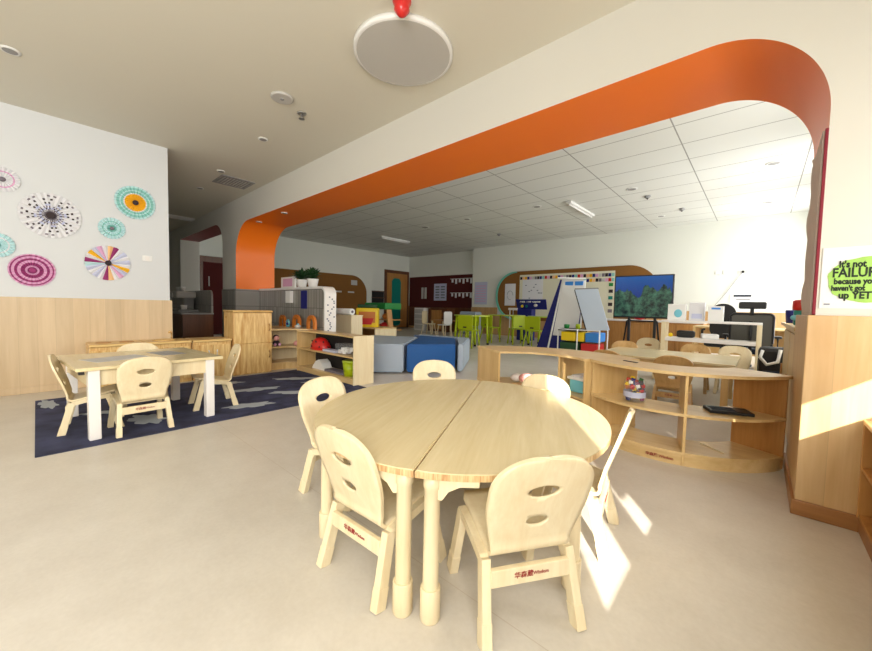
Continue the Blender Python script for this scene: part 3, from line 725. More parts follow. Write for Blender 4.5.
# papers on the tv wall
t = thing('notice_sheet', 'pale printed sheet on the white wall left of the rounded board', 'poster', (-8.27, 11.8, 0))
box('sheet', 'lilacpaper', t, -.3, .3, -.008, 0, 1.15, 2.03, bev=0)
for i in range(7): box('print', 'pinkpaper', t, -.24, .24, -.010, -.007, 1.26+i*.1, 1.29+i*.1, bev=0)
# rounded display board
t = thing('rounded_board', 'long pinboard with rounded teal-edged ends on the far wall', 'pinboard', (-4.9, 11.8, 0))
cap = rrect(-2.62, 2.75, .6, 2.36, .82, 12)
MB().prism(cap, -.05, 0, 'XZ').build('rim', 'cork', t)
cres = [(x, z) for x, z in cap if x < -1.8]; cres = sorted([p for p in cres if p[1] >= 1.48], key=lambda p: -p[1])+sorted([p for p in cres if p[1] < 1.48], key=lambda p: -p[1])
MB().prism(cres+[(x*.968+.0, 1.48+(z-1.48)*.95) for x, z in reversed(cres)], -.09, -.0, 'XZ').build('teal_rim', mat('teal_edge', (120, 205, 185), .5), t)
MB().prism([(x*.972, 1.48+(z-1.48)*.93) for x, z in cap], -.078, -.06, 'XZ').build('cork_face', 'cork', t)
box('cream_cover', 'cream', t, -1.62, 1.58, -.086, -.077, .72, 2.22, bev=0)
sh = box('drawing_sheet', 'whitepaper', t, -2.22, -1.78, -.088, -.077, 1.12, 1.92, bev=0)
MB().tube([(-2.0+.12*math.cos(a/2), -.09, 1.5+.16*math.sin(a/2)) for a in range(11)], .008, 6).build('drawn_circle', 'print', sh)
sh = box('drawing_sheet', 'whitepaper', t, -1.5, -.72, -.092, -.085, 1.12, 2.06, bev=0)
rr = random.Random(3)
for i in range(14):
    x = -1.4+.6*rr.random(); z = 1.2+.75*rr.random(); box('drawn_mark', 'print', sh, x, x+.06, -.094, -.091, z, z+.03, bev=0)
cols = ['darkpaper', 'yellowpaper', 'tealpaper', 'pinkpaper', 'greypaper', 'peachpaper', 'navy', 'red', 'lgrey']
for i in range(34): box('border_square', cols[(i*5+i//4) % 9], t, -1.6+i*.0935, -1.52+i*.0935, -.094, -.085, 2.05, 2.15, bev=0)
for i in range(10): box('border_square', cols[(i*4+2) % 9], t, .65+i*.0935, .73+i*.0935, -.094, -.085, 1.9, 2.0, bev=0)
for i in range(5): box('border_card', ['green', 'darkpaper', 'teal', 'darkpaper', 'greypaper'][i], t, 1.42, 1.54, -.094, -.085, 1.75-i*.2, 1.85-i*.2, bev=0)
t = thing('wall_socket_row', 'row of white sockets with a cable high on the far wall right of the television', 'socket', (-.55, 11.8, 2.04))
for x in (-.32, -.16, .14, .3): MB().box(x-.055, x+.055, -.02, 0, -.05, .05, .004).build('socket', 'white', t)
box('plug', 'black', t, .15, .2, -.05, -.02, -.03, .03)
MB().tube([(.17, -.04, 0), (.02, -.03, -.25), (-.12, -.03, -.5), (-.35, -.03, -.85)], .005, 6).build('cable', 'greypaper', t)

t = thing('wall_sign', 'small white sign with a dark strip on the far wall above the office chair', 'sign', (-.33, 11.8, 1.40)); box('plate', 'white', t, -.27, .18, -.01, 0, -.13, .1, bev=0); box('strip', 'navyfab', t, -.2, .14, -.013, -.009, .02, .07, bev=0); box('strip', 'grey', t, -.15, .12, -.013, -.009, -.06, -.03, bev=0)

# ------------------------------------------------------------ curved shelves
def ring(cx, cy, r0, r1, a0, a1, z0, z1, name, m, parent, n=24):
    pts = arc(cx, cy, r1, a0, a1, n)+list(reversed(arc(cx, cy, r0, a0, a1, n)))
    b = MB(); b.prism(pts, z0, z1, 'XY'); return b.build(name, m, parent)
def radial(cx, cy, r0, r1, a, z0, z1, name, m, parent, th=.018):
    c = math.cos(math.radians(a)); s = math.sin(math.radians(a))
    return MB().bar((cx+r0*c, cy+r0*s, (z0+z1)/2), (cx+r1*c, cy+r1*s, (z0+z1)/2), th, z1-z0, (0, 0, 1), .003).build(name, m, parent)
t = thing('curved_shelf', 'quarter-round birch shelf bulging towards the viewer in front of the pier', 'shelf', (-.496, 3.49, 0))
R0, R1, a0, a1 = .42, .725, 228, 335
ring(0, 0, R0-.02, R1+.01, a0-1, a1+1, .595, .615, 'top_board', 'birch', t)
ring(0, 0, R0, R1-.004, a0, a1, .325, .343, 'shelf_board', 'birch', t)
ring(0, 0, R0, R1-.004, a0, a1, .07, .09, 'bottom_board', 'birch', t)
pl = ring(0, 0, R1-.03, R1-.012, a0, a1, 0, .07, 'plinth', 'birch', t)
for a in (a0+.7, (a0+a1)/2+2, a1-.7):
    radial(0, 0, R0+.005, R1-.006, a, .01, .595, 'side_panel' if abs(a-(a0+a1)/2) > 10 else 'divider', 'honey' if a > 320 else 'birchz', t)
aa = math.radians(273)
text_mesh('logo', '华森葳 Wisdom', .024, 'logo', pl, (math.cos(aa)*(R1-.0085), math.sin(aa)*(R1-.0085), .035), (PI/2, 0, math.radians(3)), bold=.0005)
t = thing('curved_shelf', 'low quarter-round birch shelf curving inward, behind the round table', 'shelf', (-1.33, 2.56, 0))
b0, b1 = 49.5, 150
ring(0, 0, .46, .95, b0, b1, .595, .613, 'top_board', 'birch', t)
ring(0, 0, .47, .94, b0, b1, .27, .288, 'shelf_board', 'birch', t); ring(0, 0, .47, .94, b0, b1, .06, .078, 'bottom_board', 'birch', t)
ring(0, 0, .48, .495, b0, b1, 0, .06, 'plinth', 'birch', t)
for a in (b0+.8, 84, b1-.8): radial(0, 0, .475, .94, a, .01, .595, 'side_panel' if a != 84 else 'divider', 'birchz', t)
radial(0, 0, .90, .94, 66, .01, .595, 'post', 'birchz', t, .03)
# goods on the curved shelves
t = thing('block_jar', 'clear jar full of coloured blocks on the curved shelf', 'jar', (-.66, 2.93, .343))
MB().lathe([(.066, 0), (.072, .01), (.072, .15), (.06, .165)], (0, 0, 0), 24).build('jar', 'clear', t)
MB().lathe([(.0735, .035), (.0735, .075)], (0, 0, 0), 24, cap=False).build('label_band', 'lilacpaper', t)
cc = ['red', 'green', 'navy', 'yellow', 'magenta', 'sky', 'orangep', 'darkpaper', 'red', 'white']
rr = random.Random(11)
for i in range(44):
    a = rr.random()*2*PI; r_ = .052*math.sqrt(rr.random()); z = .015+.145*(i/43)
    o = MB().box(-.013, .013, -.013, .013, -.013, .013, .003, Matrix.Translation((r_*math.cos(a), r_*math.sin(a), z))@Matrix.Rotation(rr.random()*3, 4, 'X')@Matrix.Rotation(rr.random()*3, 4, 'Z')).build('block', cc[i % 10], t)
t = thing('black_tray', 'flat black case lying on the middle board of the curved shelf', 'case', (-.13, 3.06, .343), math.radians(22))
MB().box(-.12, .12, -.07, .07, 0, .022, .006).build('case', 'black', t); MB().box(-.1, .03, -.05, .04, .0215, .024, .001).build('lid_panel', 'navyfab', t)
o = MB().box(-.09, .09, -.004, .004, 0, .008, .002).build('drumstick', 'pale', None, (-.20, 3.02, .09)); o.rotation_euler = (0, 0, math.radians(-40)); tag(o, 'thin pale wooden stick on the bottom board of the curved shelf', 'stick')
t = thing('blue_basket', 'white and aqua plastic basket on the inward curved shelf', 'basket', (-1.10, 3.18, .288), -.3)
MB().box(-.1, .1, -.09, .09, 0, .12, .015).build('basket', 'aqua', t); MB().box(-.115, .115, -.105, .105, .11, .135, .008).build('rim', 'white', t); MB().box(-.09, .0, -.08, .08, .13, .15, .01).build('cloth', 'whitepaper', t)
t = thing('plush_toy', 'pink and white plush lying in the inward curved shelf', 'plush toy', (-1.62, 3.12, .288))
MB().ball((0, 0, .05), .07, (1.3, .9, .7)).build('body', 'pink', t); MB().ball((-.12, .0, .045), .05, (1.2, 1, .8)).build('head', 'white', t)
for s in (-1, 1): MB().ball((.1, s*.04, .075), .022).build('paw', 'pink', t)
o = MB().box(-.06, .06, -.012, .012, 0, .004, .001).build('ruler', 'darkpaper', None, (-.72, 3.03, .615)); o.rotation_euler = (0, 0, -.5); tag(o, 'small dark strip lying on top of the curved shelf', 'label')

# ------------------------------------------------------------ table behind the curved shelf
t = thing('rectangular_table', 'long birch table behind the curved shelf with tan chairs tucked in', 'table', (-.62, 5.0, 0))
box('tabletop', 'top', t, -.85, .47, -.5, .5, .475, .5)
ap = MB(); ap.box(-.75, .38, -.43, -.41, .40, .475); ap.box(-.75, .38, .41, .43, .4, .475); ap.box(-.75, -.73, -.42, .42, .4, .475); ap.box(.36, .38, -.42, .42, .4, .475); ap.build('apron', 'birch', t)
for sx in (-.77, .39):
    for sy in (-.42, .42): box('leg', 'birchz', t, sx-.03, sx+.03, sy-.03, sy+.03, 0, .475)
# white frame shelf
t = thing('open_frame_shelf', 'white two-rail open wooden frame in front of the office chair', 'shelf', (-.50, 6.25, 0))
FS = t; t.scale = (1.065, 1, .992)
for x in (-.53, .47): box('post', 'pale', t, x-.025, x+.025, -.02, .25, 0, .88)
box('top_board', 'whitewood', t, -.555, .495, -.03, .26, .862, .892); box('shelf_board', 'whitewood', t, -.505, .445, -.02, .25, .585, .64); box('shelf_board', 'whitewood', t, -.505, .445, -.02, .25, .25, .28)
bx = thing('picture_box', 'white and aqua printed box, leftmost on the white frame', 'box', (-.92, 6.35, .886)); box('carton', 'white', bx, -.11, .11, -.05, .05, 0, .235); MB().ball((.02, -.05, .1), .05, (1, .1, 1.2)).build('aqua_print', 'aqua', bx)
bx = thing('picture_box', 'tall white box in the middle on the white frame', 'box', (-.68, 6.38, .886)); box('carton', 'whitepaper', bx, -.09, .09, -.05, .05, 0, .26); box('print', 'lilacpaper', bx, -.06, .06, -.053, -.05, .03, .1, bev=0)
bx = thing('picture_box', 'white box with a blue strip, rightmost on the white frame', 'box', (-.46, 6.32, .886)); box('carton', 'white', bx, -.085, .085, -.05, .05, 0, .21); box('strip', 'sky', bx, -.05, .05, -.053, -.05, .165, .19, bev=0)
def clutter(x, y, z, m, s, label, cat, name, rz=0):
    o = MB().box(-s[0]/2, s[0]/2, -s[1]/2, s[1]/2, 0, s[2], min(s)*.25).build(name, m, None, (x, y, z)); o.rotation_euler = (0, 0, rz); tag(o, label, cat)
clutter(-.80, 6.37, .636, 'black', (.22, .12, .10), 'black camera bag on the middle rail of the white frame', 'bag', 'camera_bag')
clutter(-.52, 6.35, .636, 'white', (.2, .14, .07), 'white folded cloth on the middle rail of the white frame', 'cloth', 'folded_cloth', .2)
o = MB().ball((0, 0, .03), .03).build('toy_ball', 'yellow', None, (-.98, 6.32, .636)); tag(o, 'little yellow ball at the left of the middle rail of the white frame', 'ball')
clutter(-.62, 5.96, .71, 'navyfab', (.12, .1, .05), 'dark pouch on the middle rail, half on the camera bag', 'pouch', 'pouch', .4) if False else None

# office chairs
def office_chair(x, y, rz, label, head=True):
    t = thing('office_chair', label, 'office chair', (x, y, 0), rz)
    for i in range(5):
        a = 2*PI*i/5+.3; lg = MB().bar((0, 0, .09), (.3*math.cos(a), .3*math.sin(a), .06), .035, .03).build('base_leg', 'black', t)
        MB().lathe([(.03, -.015), (.03, .015)], (.3*math.cos(a), .3*math.sin(a), .03), 14, 'X').build('castor', 'black', lg)
    MB().lathe([(.03, .06), (.03, .25), (.02, .25), (.02, .42)], (0, 0, 0), 14).build('gas_lift', 'blackmetal', t)
    MB().box(-.24, .24, -.23, .24, .42, .50, .03).build('seat', 'navyfab', t)
    for s in (-1, 1): MB().tube([(s*.24, -.02, .46), (s*.29, -.02, .5), (s*.29, -.02, .66)], .016, 8).box(s*.29-.04, s*.29+.04, -.14, .12, .66, .69, .01).build('armrest', 'black', t)
    MB().tube([(0, -.2, .46), (0, -.3, .5), (0, -.31, .9)], .022, 8).build('back_spine', 'black', t)
    outline = rrect(-.23, .23, .54, 1.0, .05, 5)
    MB().prism(outline, -.275, -.265, 'XZ').build('mesh_back', 'mesh', t)
    MB().tube([(p[0], -.27, p[1]) for p in outline], .016, 8, closed=True).build('back_frame', 'black', t)
    if head:
        MB().tube([(0, -.29, .98), (0, -.27, 1.08)], .022, 8).build('headrest_post', 'black', t); MB().box(-.15, .15, -.29, -.24, 1.07, 1.17, .02).build('headrest', 'black', t)
    return t
office_chair(-.09, 6.75, PI, 'black office chair with a grey mesh back and a wide headrest') if False else None
oc = office_chair(-.09, 7.05, 0, 'black office chair with a grey mesh back and a wide headrest')
t = thing('office_chair', 'black padded office chair with a rounded back behind the white boxes', 'office chair', (-.47, 7.75, 0))
MB().prism(rrect(-.17, .17, .58, 1.16, .16, 8), -.05, .05, 'XZ').build('backrest', 'black', t); MB().box(-.24, .24, -.02, .44, .42, .52, .03).build('seat', 'black', t)
MB().lathe([(.03, .06), (.03, .42)], (0, .2, 0), 12).build('gas_lift', 'blackmetal', t)
for i in range(5):
    a = 2*PI*i/5; MB().bar((0, .2, .08), (.28*math.cos(a), .2+.28*math.sin(a), .04), .04, .03).build('base_leg', 'black', t)
for s in (-1, 1): MB().tube([(s*.22, .1, .5), (s*.28, .1, .56), (s*.28, .1, .7), (s*.24, -.05, .72)], .02, 8).build('armrest', 'black', t)
t = thing('backpack', 'black backpack with a white strap hanging beside the office chair', 'bag', (.14, 5.75, 0))
MB().box(-.14, .16, -.1, .1, .0, .62, .05).build('bag_body', 'black', t); MB().box(-.1, .1, -.13, -.09, .1, .35, .02).build('front_pocket', 'navyfab', t)
MB().tube([(-.1, -.11, .58), (-.12, -.14, .5), (-.06, -.14, .42), (.03, -.14, .46), (.05, -.12, .6)], .018, 8).build('strap', 'white', t)

# window ledge cabinets of the far room
t = thing('ledge_cabinet', 'long birch cabinet under the windows behind the pier', 'cabinet', (.62, 5.2, 0))
box('body', 'birchz', t, -.41, .32, -1.83, .2, 0, .89); box('top_board', 'birch', t, -.45, .32, -1.84, .21, .89, .92)
for i in range(2):
    d = box('door', 'birchz', t, -.425, -.41, -1.8+i*.93, -.92+i*.93, .05, .85); MB().tube([(-.435, -1.0+i*.93, .35), (-.435, -1.0+i*.93, .5)], .008, 8).build('handle', 'honey', d)
t = thing('toy_traffic_light', 'small red and green traffic light toy beside the pier', 'toy', (.232, 3.98, .92))
TL_ = t
MB().box(-.04, .04, -.04, .04, 0, .16, .01).build('stand', 'teal', t); MB().lathe([(.042, 0), (.05, .01), (.05, .1), (.03, .115)], (0, 0, .16), 16).build('red_lamp', 'red', t); MB().ball((-.03, -.035, .08), .03).build('lens', 'aqua', t)
TL_.scale = (1, 1, .72)
t = thing('blue_mug', 'blue container on the ledge beside the traffic light toy', 'container', (.235, 4.85, .92)); MB().lathe([(.05, 0), (.06, .12), (.055, .125)], (0, 0, 0), 16).build('cup', 'navy', t); MB().tube([(.05, 0, .1), (.08, 0, .08), (.08, 0, .04), (.05, 0, .02)], .008, 8).build('handle', 'navy', t)
t = thing('slide_desk', 'tan wooden desk board with a sloping edge behind the office chair', 'desk', (.05, 8.75, 0)); box('desk_top', 'birch', t, -1.0, .55, -.35, .35, .72, .75); box('side_panel', 'birchz', t, -1.0, -.96, -.35, .35, 0, .72); box('side_panel', 'birchz', t, .51, .55, -.35, .35, 0, .72)
box('modesty_panel', 'birchz', t, -.96, .51, .3, .33, .2, .72)

# ------------------------------------------------------------ television, counter
t = thing('television', 'large flat television on a black trolley showing a blue coastal scene', 'television', (-1.85, 8.5, 0), -.0)
MB().box(-.55, .55, -.03, .04, .86, 1.76, .01).build('bezel', 'black', t); 
sc_ = MB().box(-.525, .525, -.004, .002, -.42, .42).build('screen', 'screen', t, (0, -.032, 1.315))
for s in (-1, 1): MB().box(s*.24-.025, s*.24+.025, .0, .05, .06, .9, .004).build('stand_post', 'black', t)
MB().bar((-.28, .02, .8), (.28, .02, .8), .03, .03).bar((-.28, .02, .8), (-.36, .02, .1), .03, .03).bar((.28, .02, .8), (.36, .02, .1), .03, .03).build('trolley_frame', 'blackmetal', t)
for s in (-1, 1):
    MB().box(s*.36-.02, s*.36+.02, -.28, .3, .05, .09, .004).build('trolley_foot', 'black', t); MB().lathe([(.025, -.01), (.025, .01)], (s*.36, -.26, .025), 12, 'X').lathe([(.025, -.01), (.025, .01)], (s*.36, .28, .025), 12, 'X').build('castor', 'black', t)
for o in t.children: o.location.x += 0
t = thing('wooden_counter', 'honey wood counter with a white top behind the television trolley', 'cabinet', (-2.0, 9.9, 0))
box('body', 'honey', t, -1.4, 1.1, -.3, .3, 0, .76); box('worktop', 'whitewood', t, -1.42, 1.12, -.33, .3, .76, .80)
for i in range(5): box('door', 'honey', t, -1.38+i*.5, -.92+i*.5, -.315, -.3, .05, .72)
o = MB().ball((0, 0, .05), .1, (1.2, .8, .5)).build('red_cloth', 'red', None, (-2.15, 9.65, .80)); tag(o, 'red folded cloth on the counter below the television', 'cloth')

# ------------------------------------------------------------ easels
t = thing('blue_easel', 'blue-sided easel with a glossy white board and blue clips', 'easel', (-3.5, 8.1, 0))
def plate(name, m, parent, pts, off, th=.02):
    b = MB(); P_ = [Vector(p) for p in pts]; n = (P_[1]-P_[0]).cross(P_[3]-P_[0]).normalized()
    a = [b.bm.verts.new(p+n*off) for p in P_]; c = [b.bm.verts.new(p+n*(off+th)) for p in P_]
    b.bm.faces.new(a); b.bm.faces.new(list(reversed(c)))
    for i in range(4): b.bm.faces.new((a[i], a[(i+1) % 4], c[(i+1) % 4], c[i]))
    return b.build(name, m, parent)
TL, TR = (.12, .0, 1.72), (.60, .0, 1.66); BL, BR = (.02, -.25, .42), (.55, -.25, .42)
plate('white_board', 'white', t, [BL, BR, TR, TL], 0)
MB().bar((.10, .0, 1.72), (-.06, -.32, .12), .03, .03).build('front_post', 'white', t); MB().bar((.6, .0, 1.66), (.62, -.32, .12), .03, .03).build('front_post', 'white', t)
plate('blue_side_board', 'navy', t, [(-.60, .22, .04), (.40, .22, .04), (.55, .05, 1.62), (.02, .05, 1.70)], 0, .02)
for x in (.17, .39): MB().box(x, x+.18, -.05, -.02, 1.55, 1.64, .006).build('blue_clip', 'sky', t)
MB().bar((.06, -.2, 1.72), (.62, -.0, 1.70), .04, .03).build('top_rail', 'white', t)
t = thing('whiteboard_easel', 'white drawing easel over coloured storage bins', 'easel', (-2.75, 7.6, 0))
plate('drawing_board', 'boardblue', t, [(.18, -.2, .58), (.60, -.2, .63), (.27, .05, 1.44), (-.19, .05, 1.43)], 0, .02)
MB().bar((-.20, .06, 1.43), (.17, -.2, .57), .02, .03).build('edge_strip', 'darkpaper', t)
MB().bar((-.2, .05, 1.445), (.28, .05, 1.45), .03, .03).build('top_rail', 'grey', t)
for x, y in ((-.42, -.2), (.02, -.3), (.42, -.2), (.42, .3), (-.42, .3)): MB().tube([(x, y, .02), (x, y, .62)], .014, 8).build('leg', 'white', t)
for y in (-.22, .28): MB().bar((-.42, y, .60), (.42, y, .60), .03, .02).build('rail', 'white', t)
for z, items in ((.36, (('yellow', -.36, -.06), ('yellow', -.05, .12), ('sky', .14, .40))), (.14, (('dgreen', -.38, .02), ('red', .06, .38)))):
    for c_, x0, x1 in items: MB().box(x0, x1, -.2, .25, z, z+.19, .02).build('storage_bin', c_, t)
MB().box(-.42, .05, -.22, .28, .57, .61, .006).build('tray', 'darkpaper', t)
o = MB().lathe([(.05, 0), (.06, .08), (.04, .09)], (0, 0, 0), 14).build('paint_cup', 'green', None, (-3.05, 7.55, .61)); tag(o, 'green paint cup on the easel tray', 'cup', None)
o = MB().lathe([(.045, 0), (.05, .08), (.035, .1)], (0, 0, 0), 14).build('paint_cup', 'lime', None, (-2.84, 7.62, .61)); tag(o, 'lime paint cup on the easel tray', 'cup', None)

# ------------------------------------------------------------ green tables and chairs (bigger furniture of the far corner)
def green_table(x, y, rx, label):
    t = thing('green_table', label, 'table', (x, y, 0), 0, 'lime green tables')
    MB().prism([(rx*math.cos(2*PI*i/32), .45*math.sin(2*PI*i/32)) for i in range(32)], .78, .81, 'XY').build('tabletop', 'limetop', t)
    for sx in (-1, 1):
        for sy in (-1, 1):
            lg = MB().tube([(sx*rx*.62, sy*.26, .78), (sx*rx*.68, sy*.3, .04)], .03, 10).build('leg', 'lime', t)
            MB().lathe([(.03, 0), (.034, .005), (.034, .05)], (sx*rx*.68, sy*.3, 0), 10).build('foot', 'black', lg)
green_table(-5.85, 7.95, .50, 'lime green table nearest the blue seat')
green_table(-5.85, 9.75, .60, 'lime green table in the middle, left of the blue game display')
green_table(-4.42, 9.45, .50, 'lime green table just left of the blue easel')
def green_chair(x, y, rz, label, first=None):
    if first: return dup(first, (x, y, 0), rz, label)
    t = thing('green_chair', label, 'chair', (x, y, 0), rz, 'lime green plastic chairs')
    MB().box(-.2, .2, -.17, .2, .42, .45, .012).build('seat', 'lime', t)
    bk = MB(); bk.prism(rrect(-.21, .21, .46, .80, .05, 5), -.215, -.19, 'XZ'); o = bk.build('backrest', 'lime', t)
    MB().box(-.05, .05, -.222, -.214, .50, .535, .003).build('handle_slot', 'black', o)
    for s in (-1, 1):
        MB().tube([(s*.17, .14, .43), (s*.2, .2, .0)], .018, 8).build('leg', 'lime', t); MB().tube([(s*.18, -.15, .43), (s*.23, -.24, .0)], .018, 8).build('leg', 'lime', t)
        MB().tube([(s*.18, -.15, .44), (s*.185, -.2, .55)], .018, 8).build('back_post', 'lime', t)
    return t
g0 = green_chair(-5.48, 7.35, face(-.1, 1), 'lime green chair with its back to us at the nearest green table')
green_chair(-5.95, 9.05, face(.1, 1), 'lime green chair in front of the middle green table', g0)
green_chair(-5.12, 9.15, face(-.8, .6), 'lime green chair at the right end of the middle green table', g0)
green_chair(-4.36, 8.75, face(0, 1), 'lime green chair between the blue game display and the blue easel', g0)
green_chair(-6.35, 8.55, face(.3, -1), 'lime green chair on the far side of the nearest green table', g0)
# white chairs at the back left with small table
def white_chair(x, y, rz, label, m, first=None):
    if first: return dup(first, (x, y, 0), rz, label)
    t = thing('toddler_chair', label, 'chair', (x, y, 0), rz, 'small chairs by the maroon board')
    MB().box(-.18, .18, -.18, .18, .38, .41, .01).build('seat', m, t)
    bk = MB(); bk.prism(rrect(-.17, .17, .42, .86, .06, 5), -.2, -.18, 'XZ'); bk.build('backrest', m, t)
    for sx in (-1, 1):
        for sy in (-1, 1): MB().bar((sx*.15, sy*.14, .39), (sx*.18, sy*.21, 0), .03, .03).build('leg', 'ply', t)
    return t
w0 = white_chair(-8.15, 9.5, face(-1, .25), 'white chair standing by the maroon board', 'white')
w1 = white_chair(-8.95, 9.55, face(1, .2), 'pale tan chair at the left of the small table by the maroon board', 'pale')
t = thing('small_table', 'small tan table between the chairs by the maroon board', 'table', (-8.65, 10.2, 0)); box('tabletop', 'honey', t, -.5, .5, -.35, .35, .5, .53)
for sx in (-.45, .45):
    for sy in (-.3, .3): box('leg', 'ply', t, sx-.025, sx+.025, sy-.025, sy+.025, 0, .5)
t = thing('drawer_tower', 'pale drawer tower against the maroon board', 'drawers', (-10.9, 11.2, 0)); box('frame', 'whitewood', t, -.28, .28, -.2, .2, 0, .96)
for i in range(4): box('drawer', 'lgrey', t, -.24, .24, -.22, -.2, .06+i*.22, .24+i*.22)
t = thing('low_cabinet', 'brown low cabinet with a pale door against the maroon board', 'cabinet', (-9.9, 11.3, 0)); box('body', 'darkwood', t, -.55, .5, -.2, .3, 0, .95); box('door', 'honey', t, -.35, .2, -.22, -.2, .1, .88)
o = tag(MB().box(-.4, .4, -.2, .2, 0, .86, .06).build('grey_armchair', 'lblue', None, (-8.3, 11.2, 0)), 'grey-blue padded seat behind the white chair', 'seat')
o = tag(MB().box(-.1, .1, -.02, 0, 1.0, 1.22, .004).build('wall_thermostat', 'whitepaper', None, (-7.35, 11.77, 0)) if False else MB().box(-.1, .1, -.03, 0, -.14, .14, .004).build('notice_card', 'whitepaper', None, (-7.35, 11.77, .9)), 'small white card on the wood panelling beside the rounded board', 'card')

# ------------------------------------------------------------ blue display with white lettering
t = thing('game_display', 'blue cardboard display with white lettering behind the green tables', 'display', (-5.36, 10.45, 0))
GD = t
MB().bar((0, 0, .97), (0, -.1, 1.27), .95, .02, (0, 1, 0)).build('header', 'navy', t)
hd = [o for o in t.children][-1]
text_mesh('lettering', 'Pick The Game', .105, 'white', hd, (-.02, -.095, 1.205), (PI/2-.32, 0, 0), bold=.003)
MB().ball((.15, -.07, 1.09), .055, (1.1, .25, .9)).build('picture', 'lgrey', hd); MB().ball((-.28, -.07, 1.06), .045, (1, .25, 1)).build('picture', 'yellow', hd); MB().ball((-.14, -.07, 1.06), .04, (1, .25, 1)).build('picture', 'teal', hd)
MB().box(-.45, .02, -.05, .2, .0, .97, .01).build('stand_box', 'navy', t)
for x in (-.3, -.12): MB().ball((x, -.06, .62), .05, (.9, .2, .8)).build('picture', 'lilacpaper', t)
MB().box(-.75, -.45, -.08, .2, .93, 1.0, .01).build('open_tray', 'whitewood', t)
for x, y in ((-.7, -.05), (-.7, .15)): MB().tube([(x, y, 0), (x, y, .93)], .015, 8).build('tray_leg', 'white', t)

GD.scale = (1.07, 1.07, 1.03)
# ------------------------------------------------------------ foam seats
def foam(name, m, pts, h, label):
    b = MB(); b.prism(pts, .02, h, 'XY')
    bmesh.ops.bevel(b.bm, geom=b.bm.edges[:], offset=.018, segments=2, affect='EDGES')
    o = b.build(name, m)
    tag(o, label, 'foam seat', 'curved foam seats')
foam('foam_seat', 'lblue', [(-4.42, 3.10), (-3.90, 3.62), (-4.72, 4.75), (-5.55, 4.3)], .44, 'grey-blue foam seat next to the end of the low shelf')
foam('foam_seat', 'blue', [(-3.88, 3.67), (-3.42, 4.25), (-4.15, 5.15), (-5.15, 5.05), (-4.70, 4.80)], .44, 'royal blue foam seat in the middle of the floor')
foam('foam_seat', 'lblue', [(-3.41, 4.30), (-3.36, 4.36), (-4.02, 5.42), (-5.1, 5.3), (-5.15, 5.1), (-4.13, 5.2)], .44, 'grey-blue foam seat hidden behind the royal blue one')

# ------------------------------------------------------------ play corner behind the low shelf
t = thing('wooden_play_table', 'pale wooden shelf table carrying the yellow toy house', 'shelf', (-6.9, 5.1, 0))
box('top_board', 'birch', t, -.75, .85, -.3, .3, .50, .53); box('side_panel', 'pale', t, -.75, -.72, -.3, .3, 0, .5); box('side_panel', 'pale', t, .82, .85, -.3, .3, 0, .5); box('back_panel', 'honey', t, -.72, .82, .28, .3, .0, .5); box('shelf_board', 'birch', t, -.72, .82, -.28, .28, .15, .17)
t = thing('toy_cash_register', 'yellow box toy with a red basket picture on the pale shelf table', 'toy', (-6.48, 4.93, .53), .75)
MB().box(-.24, .24, -.12, .12, 0, .42, .02).build('case', 'yellow', t); MB().box(-.18, .18, -.13, -.118, .10, .34, .004).build('picture_panel', 'orangep', t)
MB().prism([(-.15, .2), (.15, .2), (.10, .06), (-.10, .06)], -.138, -.128, 'XZ').build('red_basket', 'red', t); MB().ball((.09, -.13, .26), .04, (1, .3, 1)).build('white_ball', 'white', t)
MB().box(-.22, .2, -.08, .1, .42, .50, .02).build('green_top', 'dgreen', t)
for i, (c_, x) in enumerate((('red', -.05), ('pink', .05), ('pale', .0))): MB().box(x-.09, x+.05, -.1, .05, -.35+.1*i, -.27+.1*i, .01).build('toy_part', c_, t)
for o in list(t.children)[-3:]: bpy.data.objects.remove(o)
t = thing('toy_shop_stall', 'wooden toy rack with a green roof board and red goods', 'toy stand', (-7.08, 5.9, 0))
ST = t
MB().prism([(-.55, 0), (-.50, 0), (-.42, .92), (-.47, .92)], -.25, -.1, 'XZ').build('side_panel', 'honey', t); MB().prism([(.72, 0), (.77, 0), (.54, .92), (.49, .92)], -.25, -.1, 'XZ').build('side_panel', 'honey', t)
MB().box(-.62, .5, -.28, .25, .92, 1.08, .02).build('roof_board', 'green', t)
for z in (.1, .4, .65): box('shelf_board', 'honey', t, -.48, .62-.1*z, -.22, .22, z, z+.025)
ST.scale = (.72, 1, 1)
for i, (x, z, c_, r) in enumerate(((.25, .5, 'red', .1), (.1, .5, 'red', .08), (-.1, .72, 'white', .09), (.3, .74, 'orangep', .08), (-.3, .5, 'green', .08), (.1, .18, 'darkpaper', .08), (.35, .18, 'navy', .07), (-.2, .18, 'peachpaper', .08), (-.3, .74, 'yellow', .08))):
    tag(MB().ball((0, 0, r*.9), r, (1.1, .9, .9), 12).build('toy_food', c_, None, (-7.08+x*.72, 5.75, z+(.125-.1 if z < .3 else .425-.5 if z < .6 else .675-.72 if z == .72 else .675-.74))), ['red round toy fruit on the middle board of the green-roofed rack', 'smaller red toy fruit left of the big red one', 'white toy cup in the upper row of the green-roofed rack', 'orange toy in the upper row at the right of the rack', 'green toy at the left of the middle board of the rack', 'dark toy on the lowest board of the rack', 'blue toy at the right of the lowest board of the rack', 'peach toy at the left of the lowest board of the rack', 'yellow toy at the left of the upper row of the rack'][i], 'toy', 'toy food on the green-roofed rack')
t = thing('paper_roll', 'big white paper roll lying on a beige box behind the tiled partition', 'paper roll', (-6.16, 3.98, .82))
MB().lathe([(.06, -.45), (.06, .45)], (0, 0, .06), 20, 'X').build('roll', 'white', t); MB().lathe([(.025, .451), (.025, .456)], (0, 0, .06), 14, 'X').build('core', 'greypaper', t)
